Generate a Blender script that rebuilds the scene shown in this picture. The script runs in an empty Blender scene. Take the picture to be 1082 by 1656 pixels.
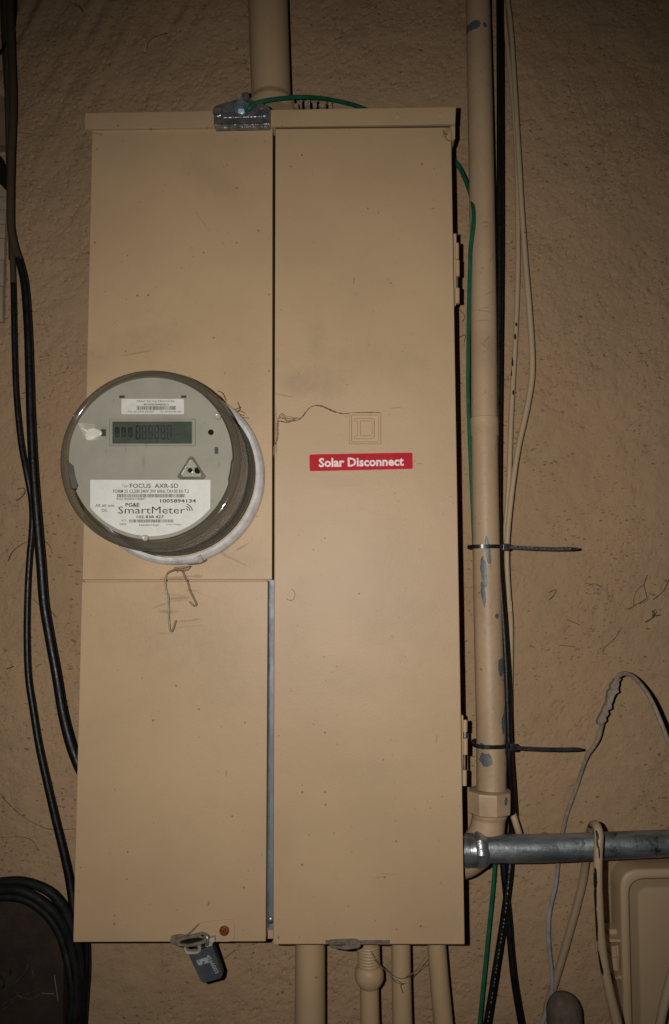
import bpy, bmesh, math, random
import numpy as np
from mathutils import Vector, Matrix
random.seed(7)
SC = bpy.context.scene
COL = SC.collection
R = math.radians

# ------------------------------------------------------------------ camera, night sky, flash
F_PX = 1300.0
CAM = Vector((0.0, -1.0, 1.5))
ROT = (Matrix.Rotation(R(0.9), 3, 'Z') @ Matrix.Rotation(R(94.9), 3, 'X') @ Matrix.Rotation(R(-0.2), 3, 'Z'))
cd = bpy.data.cameras.new('camera')
cam = bpy.data.objects.new('camera', cd)
COL.objects.link(cam)
cam.matrix_world = Matrix.Translation(CAM) @ ROT.to_4x4()
cd.sensor_fit = 'VERTICAL'
cd.sensor_height = 24.0
cd.sensor_width = 24.0
cd.lens = F_PX / 1656 * 24.0
cd.clip_start = 0.02
cd.clip_end = 100
SC.camera = cam

w = bpy.data.worlds.new('World')
SC.world = w
w.use_nodes = True
sky = w.node_tree.nodes.new('ShaderNodeTexSky')
sky.sky_type = 'NISHITA'
sky.sun_disc = False
sky.sun_elevation = R(-6)
sky.sun_rotation = R(150)
bg = w.node_tree.nodes['Background']
bg.inputs['Strength'].default_value = 0.05
w.node_tree.links.new(sky.outputs[0], bg.inputs['Color'])

SC.view_settings.view_transform = 'Standard'
SC.view_settings.look = 'None'
SC.view_settings.exposure = 0
SC.view_settings.gamma = 1

# the photographer's flash, beside the lens
fl = bpy.data.lights.new('flash', 'SPOT')
fl.energy = 26.0
fl.color = (1.0, 0.965, 0.91)
fl.spot_size = R(96)
fl.spot_blend = 1.0
fl.shadow_soft_size = 0.004
flash = bpy.data.objects.new('flash', fl)
COL.objects.link(flash)
flash.location = CAM + Vector((-0.047, 0.004, 0.013))


# ------------------------------------------------------------------ photo pixel + height off the wall -> point
def Wp(px, py, h=0.0):
    d = ROT @ Vector(((px - 541) / F_PX, -(py - 828) / F_PX, -1.0))
    t = (-h - CAM.y) / d.y
    return CAM + d * t


def S(h=0.0):
    return (1.0 - h) / F_PX


_aim = Wp(515, 895, 0.1) - flash.location
flash.rotation_euler = _aim.to_track_quat('-Z', 'Y').to_euler()


# ------------------------------------------------------------------ materials
class NT:
    def __init__(s, name):
        s.m = bpy.data.materials.new(name)
        s.m.use_nodes = True
        s.t = s.m.node_tree
        s.b = s.t.nodes['Principled BSDF']
        s.pos = s.t.nodes.new('ShaderNodeNewGeometry').outputs['Position']

    def n(s, kind, **kw):
        o = s.t.nodes.new(kind)
        for k, v in kw.items():
            setattr(o, k, v)
        return o

    def put(s, sock, v):
        if hasattr(v, 'node'):
            s.t.links.new(v, sock)
        else:
            sock.default_value = v

    def math(s, op, a, b=0.0, c=0.0, clamp=False):
        o = s.n('ShaderNodeMath', operation=op, use_clamp=clamp)
        s.put(o.inputs[0], a)
        s.put(o.inputs[1], b)
        s.put(o.inputs[2], c)
        return o.outputs[0]

    def noise(s, scale, detail=3, rough=.55, vec=None):
        o = s.n('ShaderNodeTexNoise')
        s.put(o.inputs['Vector'], vec or s.pos)
        o.inputs['Scale'].default_value = scale
        o.inputs['Detail'].default_value = detail
        o.inputs['Roughness'].default_value = rough
        return o.outputs['Fac']

    def ramp(s, v, lo, hi, a=0.0, b=1.0):
        o = s.n('ShaderNodeMapRange', clamp=True, interpolation_type='SMOOTHSTEP')
        s.put(o.inputs['Value'], v)
        o.inputs['From Min'].default_value = lo
        o.inputs['From Max'].default_value = hi
        o.inputs['To Min'].default_value = a
        o.inputs['To Max'].default_value = b
        return o.outputs['Result']

    def mix(s, fac, a, b):
        o = s.n('ShaderNodeMix', data_type='RGBA')
        s.put(o.inputs['Factor'], fac)
        s.put(o.inputs[6], a if hasattr(a, 'node') else (*a, 1))
        s.put(o.inputs[7], b if hasattr(b, 'node') else (*b, 1))
        return o.outputs[2]

    def scale_vec(s, sc, rot_y=0.0, loc=None):
        v = s.pos
        if loc is not None:
            o = s.n('ShaderNodeVectorMath', operation='SUBTRACT')
            s.put(o.inputs[0], v)
            o.inputs[1].default_value = loc
            v = o.outputs[0]
        if rot_y:
            o = s.n('ShaderNodeVectorRotate', rotation_type='Y_AXIS')
            s.put(o.inputs['Vector'], v)
            o.inputs['Angle'].default_value = rot_y
            v = o.outputs[0]
        o = s.n('ShaderNodeVectorMath', operation='MULTIPLY')
        s.put(o.inputs[0], v)
        o.inputs[1].default_value = sc
        return o.outputs[0]

    def blobs(s, lst, h, rag=0.6, rag_scale=160, soft=.25):
        """lst of (px, py, rx_px, ry_px, rot_deg, strength): worn or dirty spots of their own shape"""
        acc = None
        nz = s.math('MULTIPLY', s.math('SUBTRACT', s.noise(rag_scale, 3), .5), rag * 2)
        k = S(h)
        for (px, py, rx, ry, rot, st) in lst:
            p = Wp(px, py, h)
            v = s.scale_vec((1 / (rx * k), 0.0, 1 / (ry * k)), R(rot), p)
            ln = s.n('ShaderNodeVectorMath', operation='LENGTH')
            s.put(ln.inputs[0], v)
            d = s.math('ADD', ln.outputs['Value'], nz)
            f = s.ramp(d, 1 - soft, 1 + soft, st, 0.0)
            acc = f if acc is None else s.math('MAXIMUM', acc, f)
        return acc

    def specks(s, scale, keep, rad, stretch=1.0, rot=0.0, warp=0.0):
        sp = s.n('ShaderNodeSeparateXYZ')
        s.put(sp.inputs[0], s.scale_vec((1.0, 1.0, stretch), rot))
        cb = s.n('ShaderNodeCombineXYZ')
        s.put(cb.inputs[0], sp.outputs[0])
        s.put(cb.inputs[1], sp.outputs[2])
        v = cb.outputs[0]
        if warp:
            nn = s.n('ShaderNodeTexNoise')
            s.put(nn.inputs['Vector'], s.pos)
            nn.inputs['Scale'].default_value = scale * 2.2
            nn.inputs['Detail'].default_value = 2
            sc = s.n('ShaderNodeVectorMath', operation='MULTIPLY_ADD')
            s.put(sc.inputs[0], nn.outputs['Color'])
            sc.inputs[1].default_value = (warp / scale, warp / scale * .6, 0)
            s.put(sc.inputs[2], v)
            v = sc.outputs[0]
        o = s.n('ShaderNodeTexVoronoi', feature='F1', voronoi_dimensions='2D')
        s.put(o.inputs['Vector'], v)
        o.inputs['Scale'].default_value = scale
        sep = s.n('ShaderNodeSeparateColor')
        s.put(sep.inputs[0], o.outputs['Color'])
        k = s.math('LESS_THAN', sep.outputs[0], keep)
        r = s.math('MULTIPLY', sep.outputs[1], rad)
        d = s.math('SUBTRACT', o.outputs['Distance'], r)
        return s.math('MULTIPLY', s.ramp(d, -.03, .03, 1, 0), k)

    def bump(s, height, dist, strength=1.0):
        o = s.n('ShaderNodeBump')
        o.inputs['Strength'].default_value = strength
        o.inputs['Distance'].default_value = dist
        s.put(o.inputs['Height'], height)
        s.put(s.b.inputs['Normal'], o.outputs[0])

    def done(s, col, rough=.5, metal=0.0, spec=.5):
        s.put(s.b.inputs['Base Color'], col if hasattr(col, 'node') else (*col, 1))
        s.put(s.b.inputs['Roughness'], rough)
        s.put(s.b.inputs['Metallic'], metal)
        s.put(s.b.inputs['Specular IOR Level'], spec)
        return s.m


TAN = (0.445, 0.303, 0.174)
DIRT = (0.13, 0.095, 0.06)


def mul(c, k):
    return tuple(x * k for x in c)


def paint(name, base=TAN, smudge=(), h=0.1, streak=(), chips=(), chip_col=(.118, .128, .138), rough=.5, var=.05,
          speck=.16, bump=.00012, spec=.42, bscale=420):
    t = NT(name)
    n1 = t.noise(9, 4)
    n2 = t.noise(55, 4, .65)
    col = t.mix(t.ramp(n1, .3, .7), mul(base, 1 - var), mul(base, 1 + var * .6))
    col = t.mix(t.math('MULTIPLY', t.ramp(n2, .52, .8), .16), col, mul(base, .74))
    if speck:
        col = t.mix(t.math('MULTIPLY', t.specks(80, speck * .35, .10), .75), col, mul(base, .32))
        col = t.mix(t.math('MULTIPLY', t.specks(200, speck * .3, .17, .6, .4), .45), col, mul(base, .45))
    if smudge:
        col = t.mix(t.math('MULTIPLY', t.blobs(smudge, h, .9, 60, .7), t.ramp(t.noise(140, 4, .7), .25, .75, .4, .9)), col, DIRT)
    if streak:
        col = t.mix(t.math('MULTIPLY', t.blobs(streak, h, .6, 260, .35), .75), col, mul(DIRT, .8))
    hgt = t.math('ADD', t.noise(bscale, 2, .5), t.math('MULTIPLY', t.noise(8, 2, .5), .0016 / bump))
    hgt = t.math('ADD', hgt, t.math('MULTIPLY', t.noise(60, 3, .5), .00022 / bump))
    metal = 0.0
    if chips:
        c = t.blobs(chips, h, .55, 190, .06)
        col = t.mix(c, col, chip_col)
        hgt = t.math('SUBTRACT', hgt, t.math('MULTIPLY', c, 2.0))
        metal = t.math('MULTIPLY', c, .25)
    t.bump(hgt, bump)
    return t.done(col, rough, metal, spec)


def simple(name, base, rough=.5, metal=0.0, var=.12, vs=80, bump=0.0, bs=300, spec=.5):
    t = NT(name)
    col = t.mix(t.ramp(t.noise(vs, 4, .6), .3, .7), mul(base, 1 - var), mul(base, 1 + var))
    if bump:
        t.bump(t.noise(bs, 3), bump)
    r = t.ramp(t.noise(vs * 1.7, 3), .3, .7, max(.03, rough - .08), min(1, rough + .08))
    return t.done(col, r, metal, spec)


M = {}
# stucco
t = NT('painted_stucco')
col = t.mix(t.ramp(t.noise(5, 4, .6), .3, .7), (.335, .222, .130), (.375, .248, .145))
col = t.mix(t.math('MULTIPLY', t.ramp(t.noise(38, 5, .7), .5, .78), .45), col, (.25, .175, .104))
den = t.ramp(t.noise(11, 3, .6), .38, .62)
den2 = t.ramp(t.noise(7, 3, .6), .35, .6)
col = t.mix(t.math('MULTIPLY', t.math('MULTIPLY', t.specks(125, .42, .25, 1.8, .25, .9), den), .68), col, (.092, .066, .043))
col = t.mix(t.math('MULTIPLY', t.math('MULTIPLY', t.specks(75, .2, .2, 1.9, -.2, .9), den2), .7), col, (.10, .072, .047))
fine = t.noise(1.0, 3, .6, t.scale_vec((170, 170, 330), .3))
col = t.mix(t.math('MULTIPLY', t.math('MULTIPLY', t.ramp(fine, .60, .70), den), .6), col, (.12, .085, .055))
hg = t.math('ADD', t.math('MULTIPLY', t.noise(330, 4, .6), .6), t.noise(90, 3, .6))
t.bump(hg, .0017)
M['stucco'] = t.done(col, .85, 0, .15)

M['cover_upper'] = paint('tan_paint_meter_cover', smudge=[(345, 300, 60, 22, -30, .14), (250, 560, 60, 26, 10, .18), (160, 590, 30, 20, 0, .2),
                                                         (360, 905, 70, 30, -20, .22), (200, 905, 40, 30, 20, .2), (400, 640, 30, 60, 0, .12)],
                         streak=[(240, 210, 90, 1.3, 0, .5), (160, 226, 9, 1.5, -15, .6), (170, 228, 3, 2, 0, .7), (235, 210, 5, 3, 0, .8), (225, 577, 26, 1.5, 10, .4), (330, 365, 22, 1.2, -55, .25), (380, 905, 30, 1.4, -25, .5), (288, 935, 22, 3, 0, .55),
                                 (322, 932, 10, 3, 0, .5), (352, 888, 20, 1.4, -30, .5), (395, 885, 14, 1.6, 30, .6), (300, 933, 28, 1.6, 5, .6)])
M['cover_lower'] = paint('tan_paint_lower_cover', smudge=[(300, 1010, 80, 60, 0, .2), (350, 1050, 40, 80, 10, .16), (220, 1000, 60, 40, 0, .14), (180, 1300, 60, 120, 0, .06)],
                         streak=[(293, 967, 18, 2.2, 3, .55), (292, 962, 24, 1.2, -8, .4), (290, 971, 16, 1.2, 5, .45), (275, 988, 16, 2.2, 0, .5), (278, 989, 8, 3, 0, .5),
                                 (308, 1003, 18, 1.6, 5, .4), (320, 1001, 8, 1.4, 10, .5), (310, 1012, 22, 1.2, 5, .3), (335, 962, 40, 1.2, -22, .2),
                                 (315, 955, 12, 1.5, 0, .4), (369, 1246, 1.4, 5, 0, .6), (341, 1452, 1.5, 4, -20, .7), (265, 978, 12, 1.6, 20, .4), (270, 1023, 12, 1.3, 0, .3)])
M['door'] = paint('tan_paint_door', h=.115,
                  smudge=[(492, 618, 34, 22, 0, .34), (520, 628, 26, 18, 0, .3), (512, 550, 14, 36, 0, .2), (548, 578, 24, 14, 0, .16), (540, 618, 26, 22, 0, .24),
                          (620, 590, 60, 30, 0, .1), (560, 1100, 70, 22, 0, .12), (650, 1010, 60, 40, 10, .12), (480, 1000, 22, 60, 0, .1),
                          (550, 780, 30, 10, 0, .1), (700, 1500, 50, 20, 0, .1), (640, 900, 40, 60, 0, .08), (600, 1250, 90, 20, 0, .08), (455, 1380, 20, 60, 0, .1)],
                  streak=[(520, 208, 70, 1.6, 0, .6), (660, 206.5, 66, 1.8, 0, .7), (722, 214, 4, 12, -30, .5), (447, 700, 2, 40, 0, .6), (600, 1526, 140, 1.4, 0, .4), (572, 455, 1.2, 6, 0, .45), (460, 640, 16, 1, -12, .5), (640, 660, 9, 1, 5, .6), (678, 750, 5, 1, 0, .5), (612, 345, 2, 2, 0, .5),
                          (700, 338, 3, 1.2, 0, .6), (630, 1413, 14, .9, -5, .3), (616, 1418, 12, .9, 5, .3), (706, 1195, 1, 7, -10, .5), (524, 1062, 2, 2, 0, .5)])
M['tan'] = paint('tan_paint_metal', var=.06)
M['tan_plain'] = paint('tan_paint_edge', speck=.08, var=.05)
M['tan_pipe'] = paint('tan_paint_conduit', base=(.42, .288, .175), h=.05, speck=.3, bump=.0004, bscale=150, var=.1,
                      smudge=[(776, 1230, 12, 50, 0, .4), (806, 1250, 12, 60, 0, .45), (800, 1120, 12, 60, 0, .35), (780, 960, 9, 70, 0, .3), (770, 1296, 10, 16, 0, .35), (824, 1300, 10, 22, 0, .5), (775, 1350, 16, 18, 30, .35), (790, 1315, 34, 3, 0, .5), (790, 700, 30, 8, 0, .25), (785, 565, 16, 40, 0, .25), (770, 300, 6, 120, 0, .2)],
                      streak=[(782, 367, 6, 1.5, 0, .5), (783, 374, 5, 1, 30, .5), (782, 510, 14, 1.2, -10, .4), (780, 505, 10, 1.2, 12, .35), (778, 525, 12, 1.2, 0, .35), (783, 556, 8, 1.4, 45, .45), (778, 564, 8, 1.2, -40, .4), (788, 480, 8, 1, 30, .4), (794, 420, 1, 12, -25, .4)],
                      chips=[(764, 44, 12, 8, 0, 1), (783, 45, 4, 4, 0, 1), (784, 893, 3.5, 22, 6, 1), (777, 925, 4, 25, 5, 1), (776, 960, 3, 18, 5, 1),
                             (798, 995, 3.5, 3.5, 0, 1), (806, 1075, 6, 14, 0, 1), (811, 1158, 5, 24, -10, 1), (814, 1195, 4, 22, 0, 1), (779, 1221, 9, 10, 0, 1), (774, 1200, 3, 5, 0, 1),
                             (814, 1255, 3, 14, 0, 1), (810, 1284, 2.5, 6, 0, 1), (826, 1290, 3, 12, 0, 1)])
M['tan_cable'] = paint('tan_paint_cable', base=(.40, .29, .18), h=.02, speck=.2, bump=.0004, bscale=260, rough=.6,
                       chips=[(833, 500, 2.2, 5, 0, 1), (838, 520, 2.2, 4, 0, 1), (836, 540, 2, 5, 0, 1), (831, 575, 1.6, 14, 5, 1), (829, 595, 1.6, 9, 10, 1), (833, 632, 1.8, 4, 0, 1), (826, 630, 1.6, 5, 0, 1)],
                       chip_col=(.02, .02, .02))
M['strap'] = paint('dark_tan_paint_strap', base=(.30, .215, .135), speck=.2, h=.01)
M['cable_beige'] = paint('cracked_tan_cable', base=(.40, .285, .175), speck=.25, h=.12, rough=.5, bump=.0005, bscale=180,
                         chips=[(965, 1350, 2, 6, 0, 1), (964, 1362, 1.5, 6, 0, 1), (966, 1375, 1.2, 9, 0, 1), (961, 1420, 2, 16, 0, 1), (962, 1455, 1.6, 20, 0, 1), (966, 1500, 1.6, 30, 4, 1), (974, 1560, 1.8, 24, 12, 1), (984, 1620, 2, 30, 14, 1)],
                         chip_col=(.015, .013, .012))
M['brown_cable'] = simple('brown_overspray', (.06, .042, .026), .7, spec=.2)
M['black'] = simple('black_jacket', (.005, .005, .0055), .42, bump=.0003, bs=240, var=.3, spec=.35)
M['hose_black'] = simple('black_hose_rubber', (.009, .009, .0095), .62, bump=.0006, bs=130, var=.4, spec=.18)
M['black_tie'] = simple('black_nylon', (.012, .012, .013), .3, var=.2)
M['tie_tail'] = simple('ribbed_nylon', (.026, .026, .028), .24, var=.3)
M['void'] = simple('dark_gap', (.012, .010, .008), .9, spec=.05)
M['green'] = simple('green_insulation', (.008, .095, .050), .38, var=.2, vs=60)
M['galv'] = simple('galvanized_steel', (.34, .36, .38), .36, .75, var=.35, vs=45, bump=.0002, bs=180)
t = NT('galvanized_conduit')
v = t.scale_vec((10, 60, 60))
c1 = t.noise(1.0, 5, .7, v)
col = t.mix(t.ramp(c1, .3, .7), (.14, .155, .165), (.42, .45, .47))
col = t.mix(t.ramp(t.noise(60, 5, .7), .55, .7), col, (.07, .075, .08))
t.bump(t.noise(160, 4, .6), .0004)
M['conduit'] = t.done(col, t.ramp(t.noise(40, 4), .3, .7, .3, .5), .75, .5)
M['nut'] = simple('zinc_fitting', (.36, .37, .39), .27, .8, var=.3, vs=70, bump=.0002)
M['bracket'] = simple('dull_zinc_bracket', (.20, .19, .19), .28, .6, var=.35, vs=110, bump=.0022, bs=110)
M['bolt'] = simple('blue_zinc_bolt', (.27, .36, .40), .28, .6, var=.25)
M['bluesteel'] = simple('blue_grey_steel', (.15, .18, .21), .55, .3, var=.12, vs=30)
t = NT('meter_ring_steel')
col = t.mix(t.ramp(t.noise(60, 5, .7), .3, .7), (.62, .62, .64), (.90, .90, .92))
col = t.mix(t.math('MULTIPLY', t.ramp(t.noise(25, 4, .7), .55, .75), .6), col, (.40, .30, .20))
t.bump(t.noise(200, 4), .0005)
M["ring"] = t.done(col, .3, .35, .6)
M['rust'] = simple('rusty_screw', (.17, .052, .017), .85, var=.55, vs=420, bump=.0008, bs=500, spec=.1)
M['wire_tan'] = simple('painted_wire', (.22, .155, .095), .5)
M['wire_grey'] = simple('grey_wire', (.33, .32, .32), .35, .2, var=.2)
# meter
t = NT('grey_faceplate')
col = t.mix(t.ramp(t.noise(40, 4, .6), .3, .7), (.262, .245, .203), (.295, .276, .23))
col = t.mix(t.math('MULTIPLY', t.specks(150, .06, .16, .4), .5), col, (.17, .16, .13))
col = t.mix(t.blobs([(231, 746, 3, 10, 0, .4), (210, 655, 3, 6, 20, .25), (236, 720, 3, 4, 0, .3)], .215, .5, 200, .5), col, (.15, .14, .11))
M['face'] = t.done(col, .6, 0, .3)
M['label'] = simple('white_label', (.62, .61, .575), .6, var=.05, vs=120, spec=.3)
M['label2'] = simple('white_module_label', (.56, .545, .50), .6, var=.06, vs=140, spec=.3)
M['ink'] = simple('black_ink', (.03, .03, .03), .6)
M['ink_soft'] = simple('faded_ink', (.14, .135, .125), .6)
M['ink_mid'] = simple('grey_ink', (.075, .072, .068), .6)
M['lcd'] = simple('lcd_glass', (.052, .066, .05), .25, var=.1, vs=30)
M['lcdseg'] = simple('lcd_segment', (.008, .010, .008), .4)
M['lcdseg2'] = simple('lcd_segment_faint', (.02, .027, .021), .4)
M['pcb'] = simple('dark_slot', (.02, .028, .022), .5)
M['body'] = simple('meter_inner_body', (.36, .335, .275), .45, var=.3, vs=40)
M['port'] = simple('port_rim', (.15, .14, .105), .25)
M['portin'] = simple('port_window', (.34, .33, .27), .2)
M['mbase'] = simple('dark_olive_base', (.075, .068, .054), .5, vs=60)
M['ringpin'] = simple('clear_pin', (.34, .32, .27), .3)
M['knob'] = simple('translucent_knob', (.62, .60, .52), .15, var=.1)


def glassy(name, tint, mixf, col, rough, streak=0, edge=.1):
    t = NT(name)
    nt = t.t
    tr = nt.nodes.new('ShaderNodeBsdfTransparent')
    tr.inputs[0].default_value = (*tint, 1)
    if streak:
        v = t.scale_vec((6, 95, 6))
        f = t.noise(1.0, 3, .5, v)
        c = t.mix(t.ramp(f, .3, .7), mul(col, .5), mul(col, 1.5))
        t.bump(f, .0012)
    else:
        c = t.mix(t.noise(50), mul(col, .8), mul(col, 1.2))
    t.done(c, rough, 0, .6)
    mx = nt.nodes.new('ShaderNodeMixShader')
    lw = nt.nodes.new('ShaderNodeLayerWeight')
    lw.inputs['Blend'].default_value = .35
    f2 = t.math('ADD', t.math('MULTIPLY', lw.outputs['Facing'], edge), mixf, clamp=True)
    nt.links.new(f2, mx.inputs[0])
    nt.links.new(tr.outputs[0], mx.inputs[1])
    nt.links.new(t.b.outputs[0], mx.inputs[2])
    nt.links.new(mx.outputs[0], nt.nodes['Material Output'].inputs['Surface'])
    return t.m


M['glass_front'] = glassy('clear_cover', (.97, .97, .96), .02, (.05, .05, .05), .06)
M['glass_side'] = glassy('smoky_cover_side', (.90, .88, .82), .34, (.34, .315, .25), .14, 1)
M['glass_lip'] = glassy('cover_lip', (.76, .73, .66), .42, (.12, .11, .085), .07, 0, .5)
# sticker
t = NT('red_vinyl')
col = t.mix(t.ramp(t.noise(25, 4), .3, .7), (.40, .005, .014), (.45, .008, .02))
col = t.mix(t.math('MULTIPLY', t.specks(120, .08, .12), .35), col, (.5, .12, .12))
M['red'] = t.done(col, .55, 0, .15)
M['white_print'] = simple('white_print', (.72, .60, .58), .5, var=.08)
M['red_edge'] = simple('pale_vinyl_edge', (.55, .22, .2), .5)
# padlock
t = NT('blue_black_lock')
col = t.mix(t.ramp(t.noise(70, 4, .6), .35, .65), (.075, .078, .078), (.048, .058, .078))
col = t.mix(t.math('MULTIPLY', t.ramp(t.noise(160, 4), .55, .75), .5), col, (.12, .12, .12))
M['lock'] = t.done(col, .45, .1, .4)
M['lock_print'] = simple('pale_lock_print', (.30, .305, .31), .5, var=.25, vs=400)
M['shackle'] = simple('dirty_white_plastic', (.36, .33, .28), .5, var=.15)
M['hasp'] = simple('dull_brown_steel', (.19, .155, .12), .42, .25, var=.3, vs=120)
M['box'] = paint('tan_box_plastic', base=(.43, .305, .185), h=.05, speck=.1, var=.05, rough=.45)
M['knobdark'] = simple('dark_brown_iron', (.115, .092, .070), .9, var=.2, vs=120, bump=.0004, bs=200, spec=.15)
M['brownboard'] = simple('dark_brown_board', (.026, .014, .008), .8, var=.35, vs=40, bump=.0008, bs=120)
M['siding'] = simple('weathered_pale_siding', (.30, .235, .165), .8, var=.15, vs=60)
M['leafdry'] = simple('dry_straw', (.16, .12, .075), .7)
M['leafdark'] = simple('dead_leaf', (.06, .05, .032), .7, var=.4, vs=100)
M['root'] = simple('dry_root', (.075, .052, .035), .8, var=.3, vs=300)
M['crack'] = simple('crack_and_seam_shade', (.085, .06, .038), .9, spec=.05)
M['mud'] = simple('mud_trail', (.19, .135, .085), .9, var=.5, vs=350, bump=.001, bs=420, spec=.1)
M['peel'] = simple('peeled_grey_paint', (.235, .185, .135), .8, var=.25, vs=160, bump=.0006)
M['web'] = simple('web_dust', (.12, .09, .06), .9)
M['chips_dirt'] = simple('dusty_debris', (.30, .24, .17), .8, var=.5, vs=300)


# ------------------------------------------------------------------ mesh builder
def catmull(pts, sub):
    if len(pts) < 3 or sub <= 1:
        return [list(p) for p in pts]
    out = []
    n = len(pts)
    for i in range(n - 1):
        p0 = pts[max(i - 1, 0)]
        p1 = pts[i]
        p2 = pts[i + 1]
        p3 = pts[min(i + 2, n - 1)]
        for k in range(sub):
            u = k / sub
            out.append([0.5 * ((2 * b) + (-a + c) * u + (2 * a - 5 * b + 4 * c - d) * u * u + (-a + 3 * b - 3 * c + d) * u ** 3)
                        for a, b, c, d in zip(p0, p1, p2, p3)])
    out.append(list(pts[-1]))
    return out


def roundpoly(pts, r, n=4):
    """round the corners of a pixel polygon; r may be one value or one per corner"""
    out = []
    k = len(pts)
    for i in range(k):
        rr = r[i] if isinstance(r, (list, tuple)) else r
        p = Vector(pts[i])
        a = (Vector(pts[i - 1]) - p)
        b = (Vector(pts[(i + 1) % k]) - p)
        if rr <= 0:
            out.append(tuple(p))
            continue
        rr = min(rr, a.length * .45, b.length * .45)
        s = p + a.normalized() * rr
        e = p + b.normalized() * rr
        for j in range(n + 1):
            u = j / n
            q = s * (1 - u) ** 2 + p * 2 * u * (1 - u) + e * u * u
            out.append((q.x, q.y))
    return out


def rect(x0, y0, x1, y1, r=0, n=4):
    p = [(x0, y0), (x1, y0), (x1, y1), (x0, y1)]
    return roundpoly(p, r, n) if r else p


def offset(poly, d):
    k = len(poly)
    area = sum(poly[i - 1][0] * poly[i][1] - poly[i][0] * poly[i - 1][1] for i in range(k))
    sg = 1 if area > 0 else -1
    out = []
    for i in range(k):
        a = Vector(poly[i - 1])
        b = Vector(poly[i])
        c = Vector(poly[(i + 1) % k])
        e1 = (b - a)
        e2 = (c - b)
        if e1.length < 1e-6:
            e1 = e2
        if e2.length < 1e-6:
            e2 = e1
        n1 = Vector((-e1.y, e1.x)).normalized() * sg
        n2 = Vector((-e2.y, e2.x)).normalized() * sg
        m = n1 + n2
        if m.length < 1e-6:
            m = n1
        m.normalize()
        q = b + m * d / max(.35, m.dot(n1))
        out.append((q.x, q.y))
    return out


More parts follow.
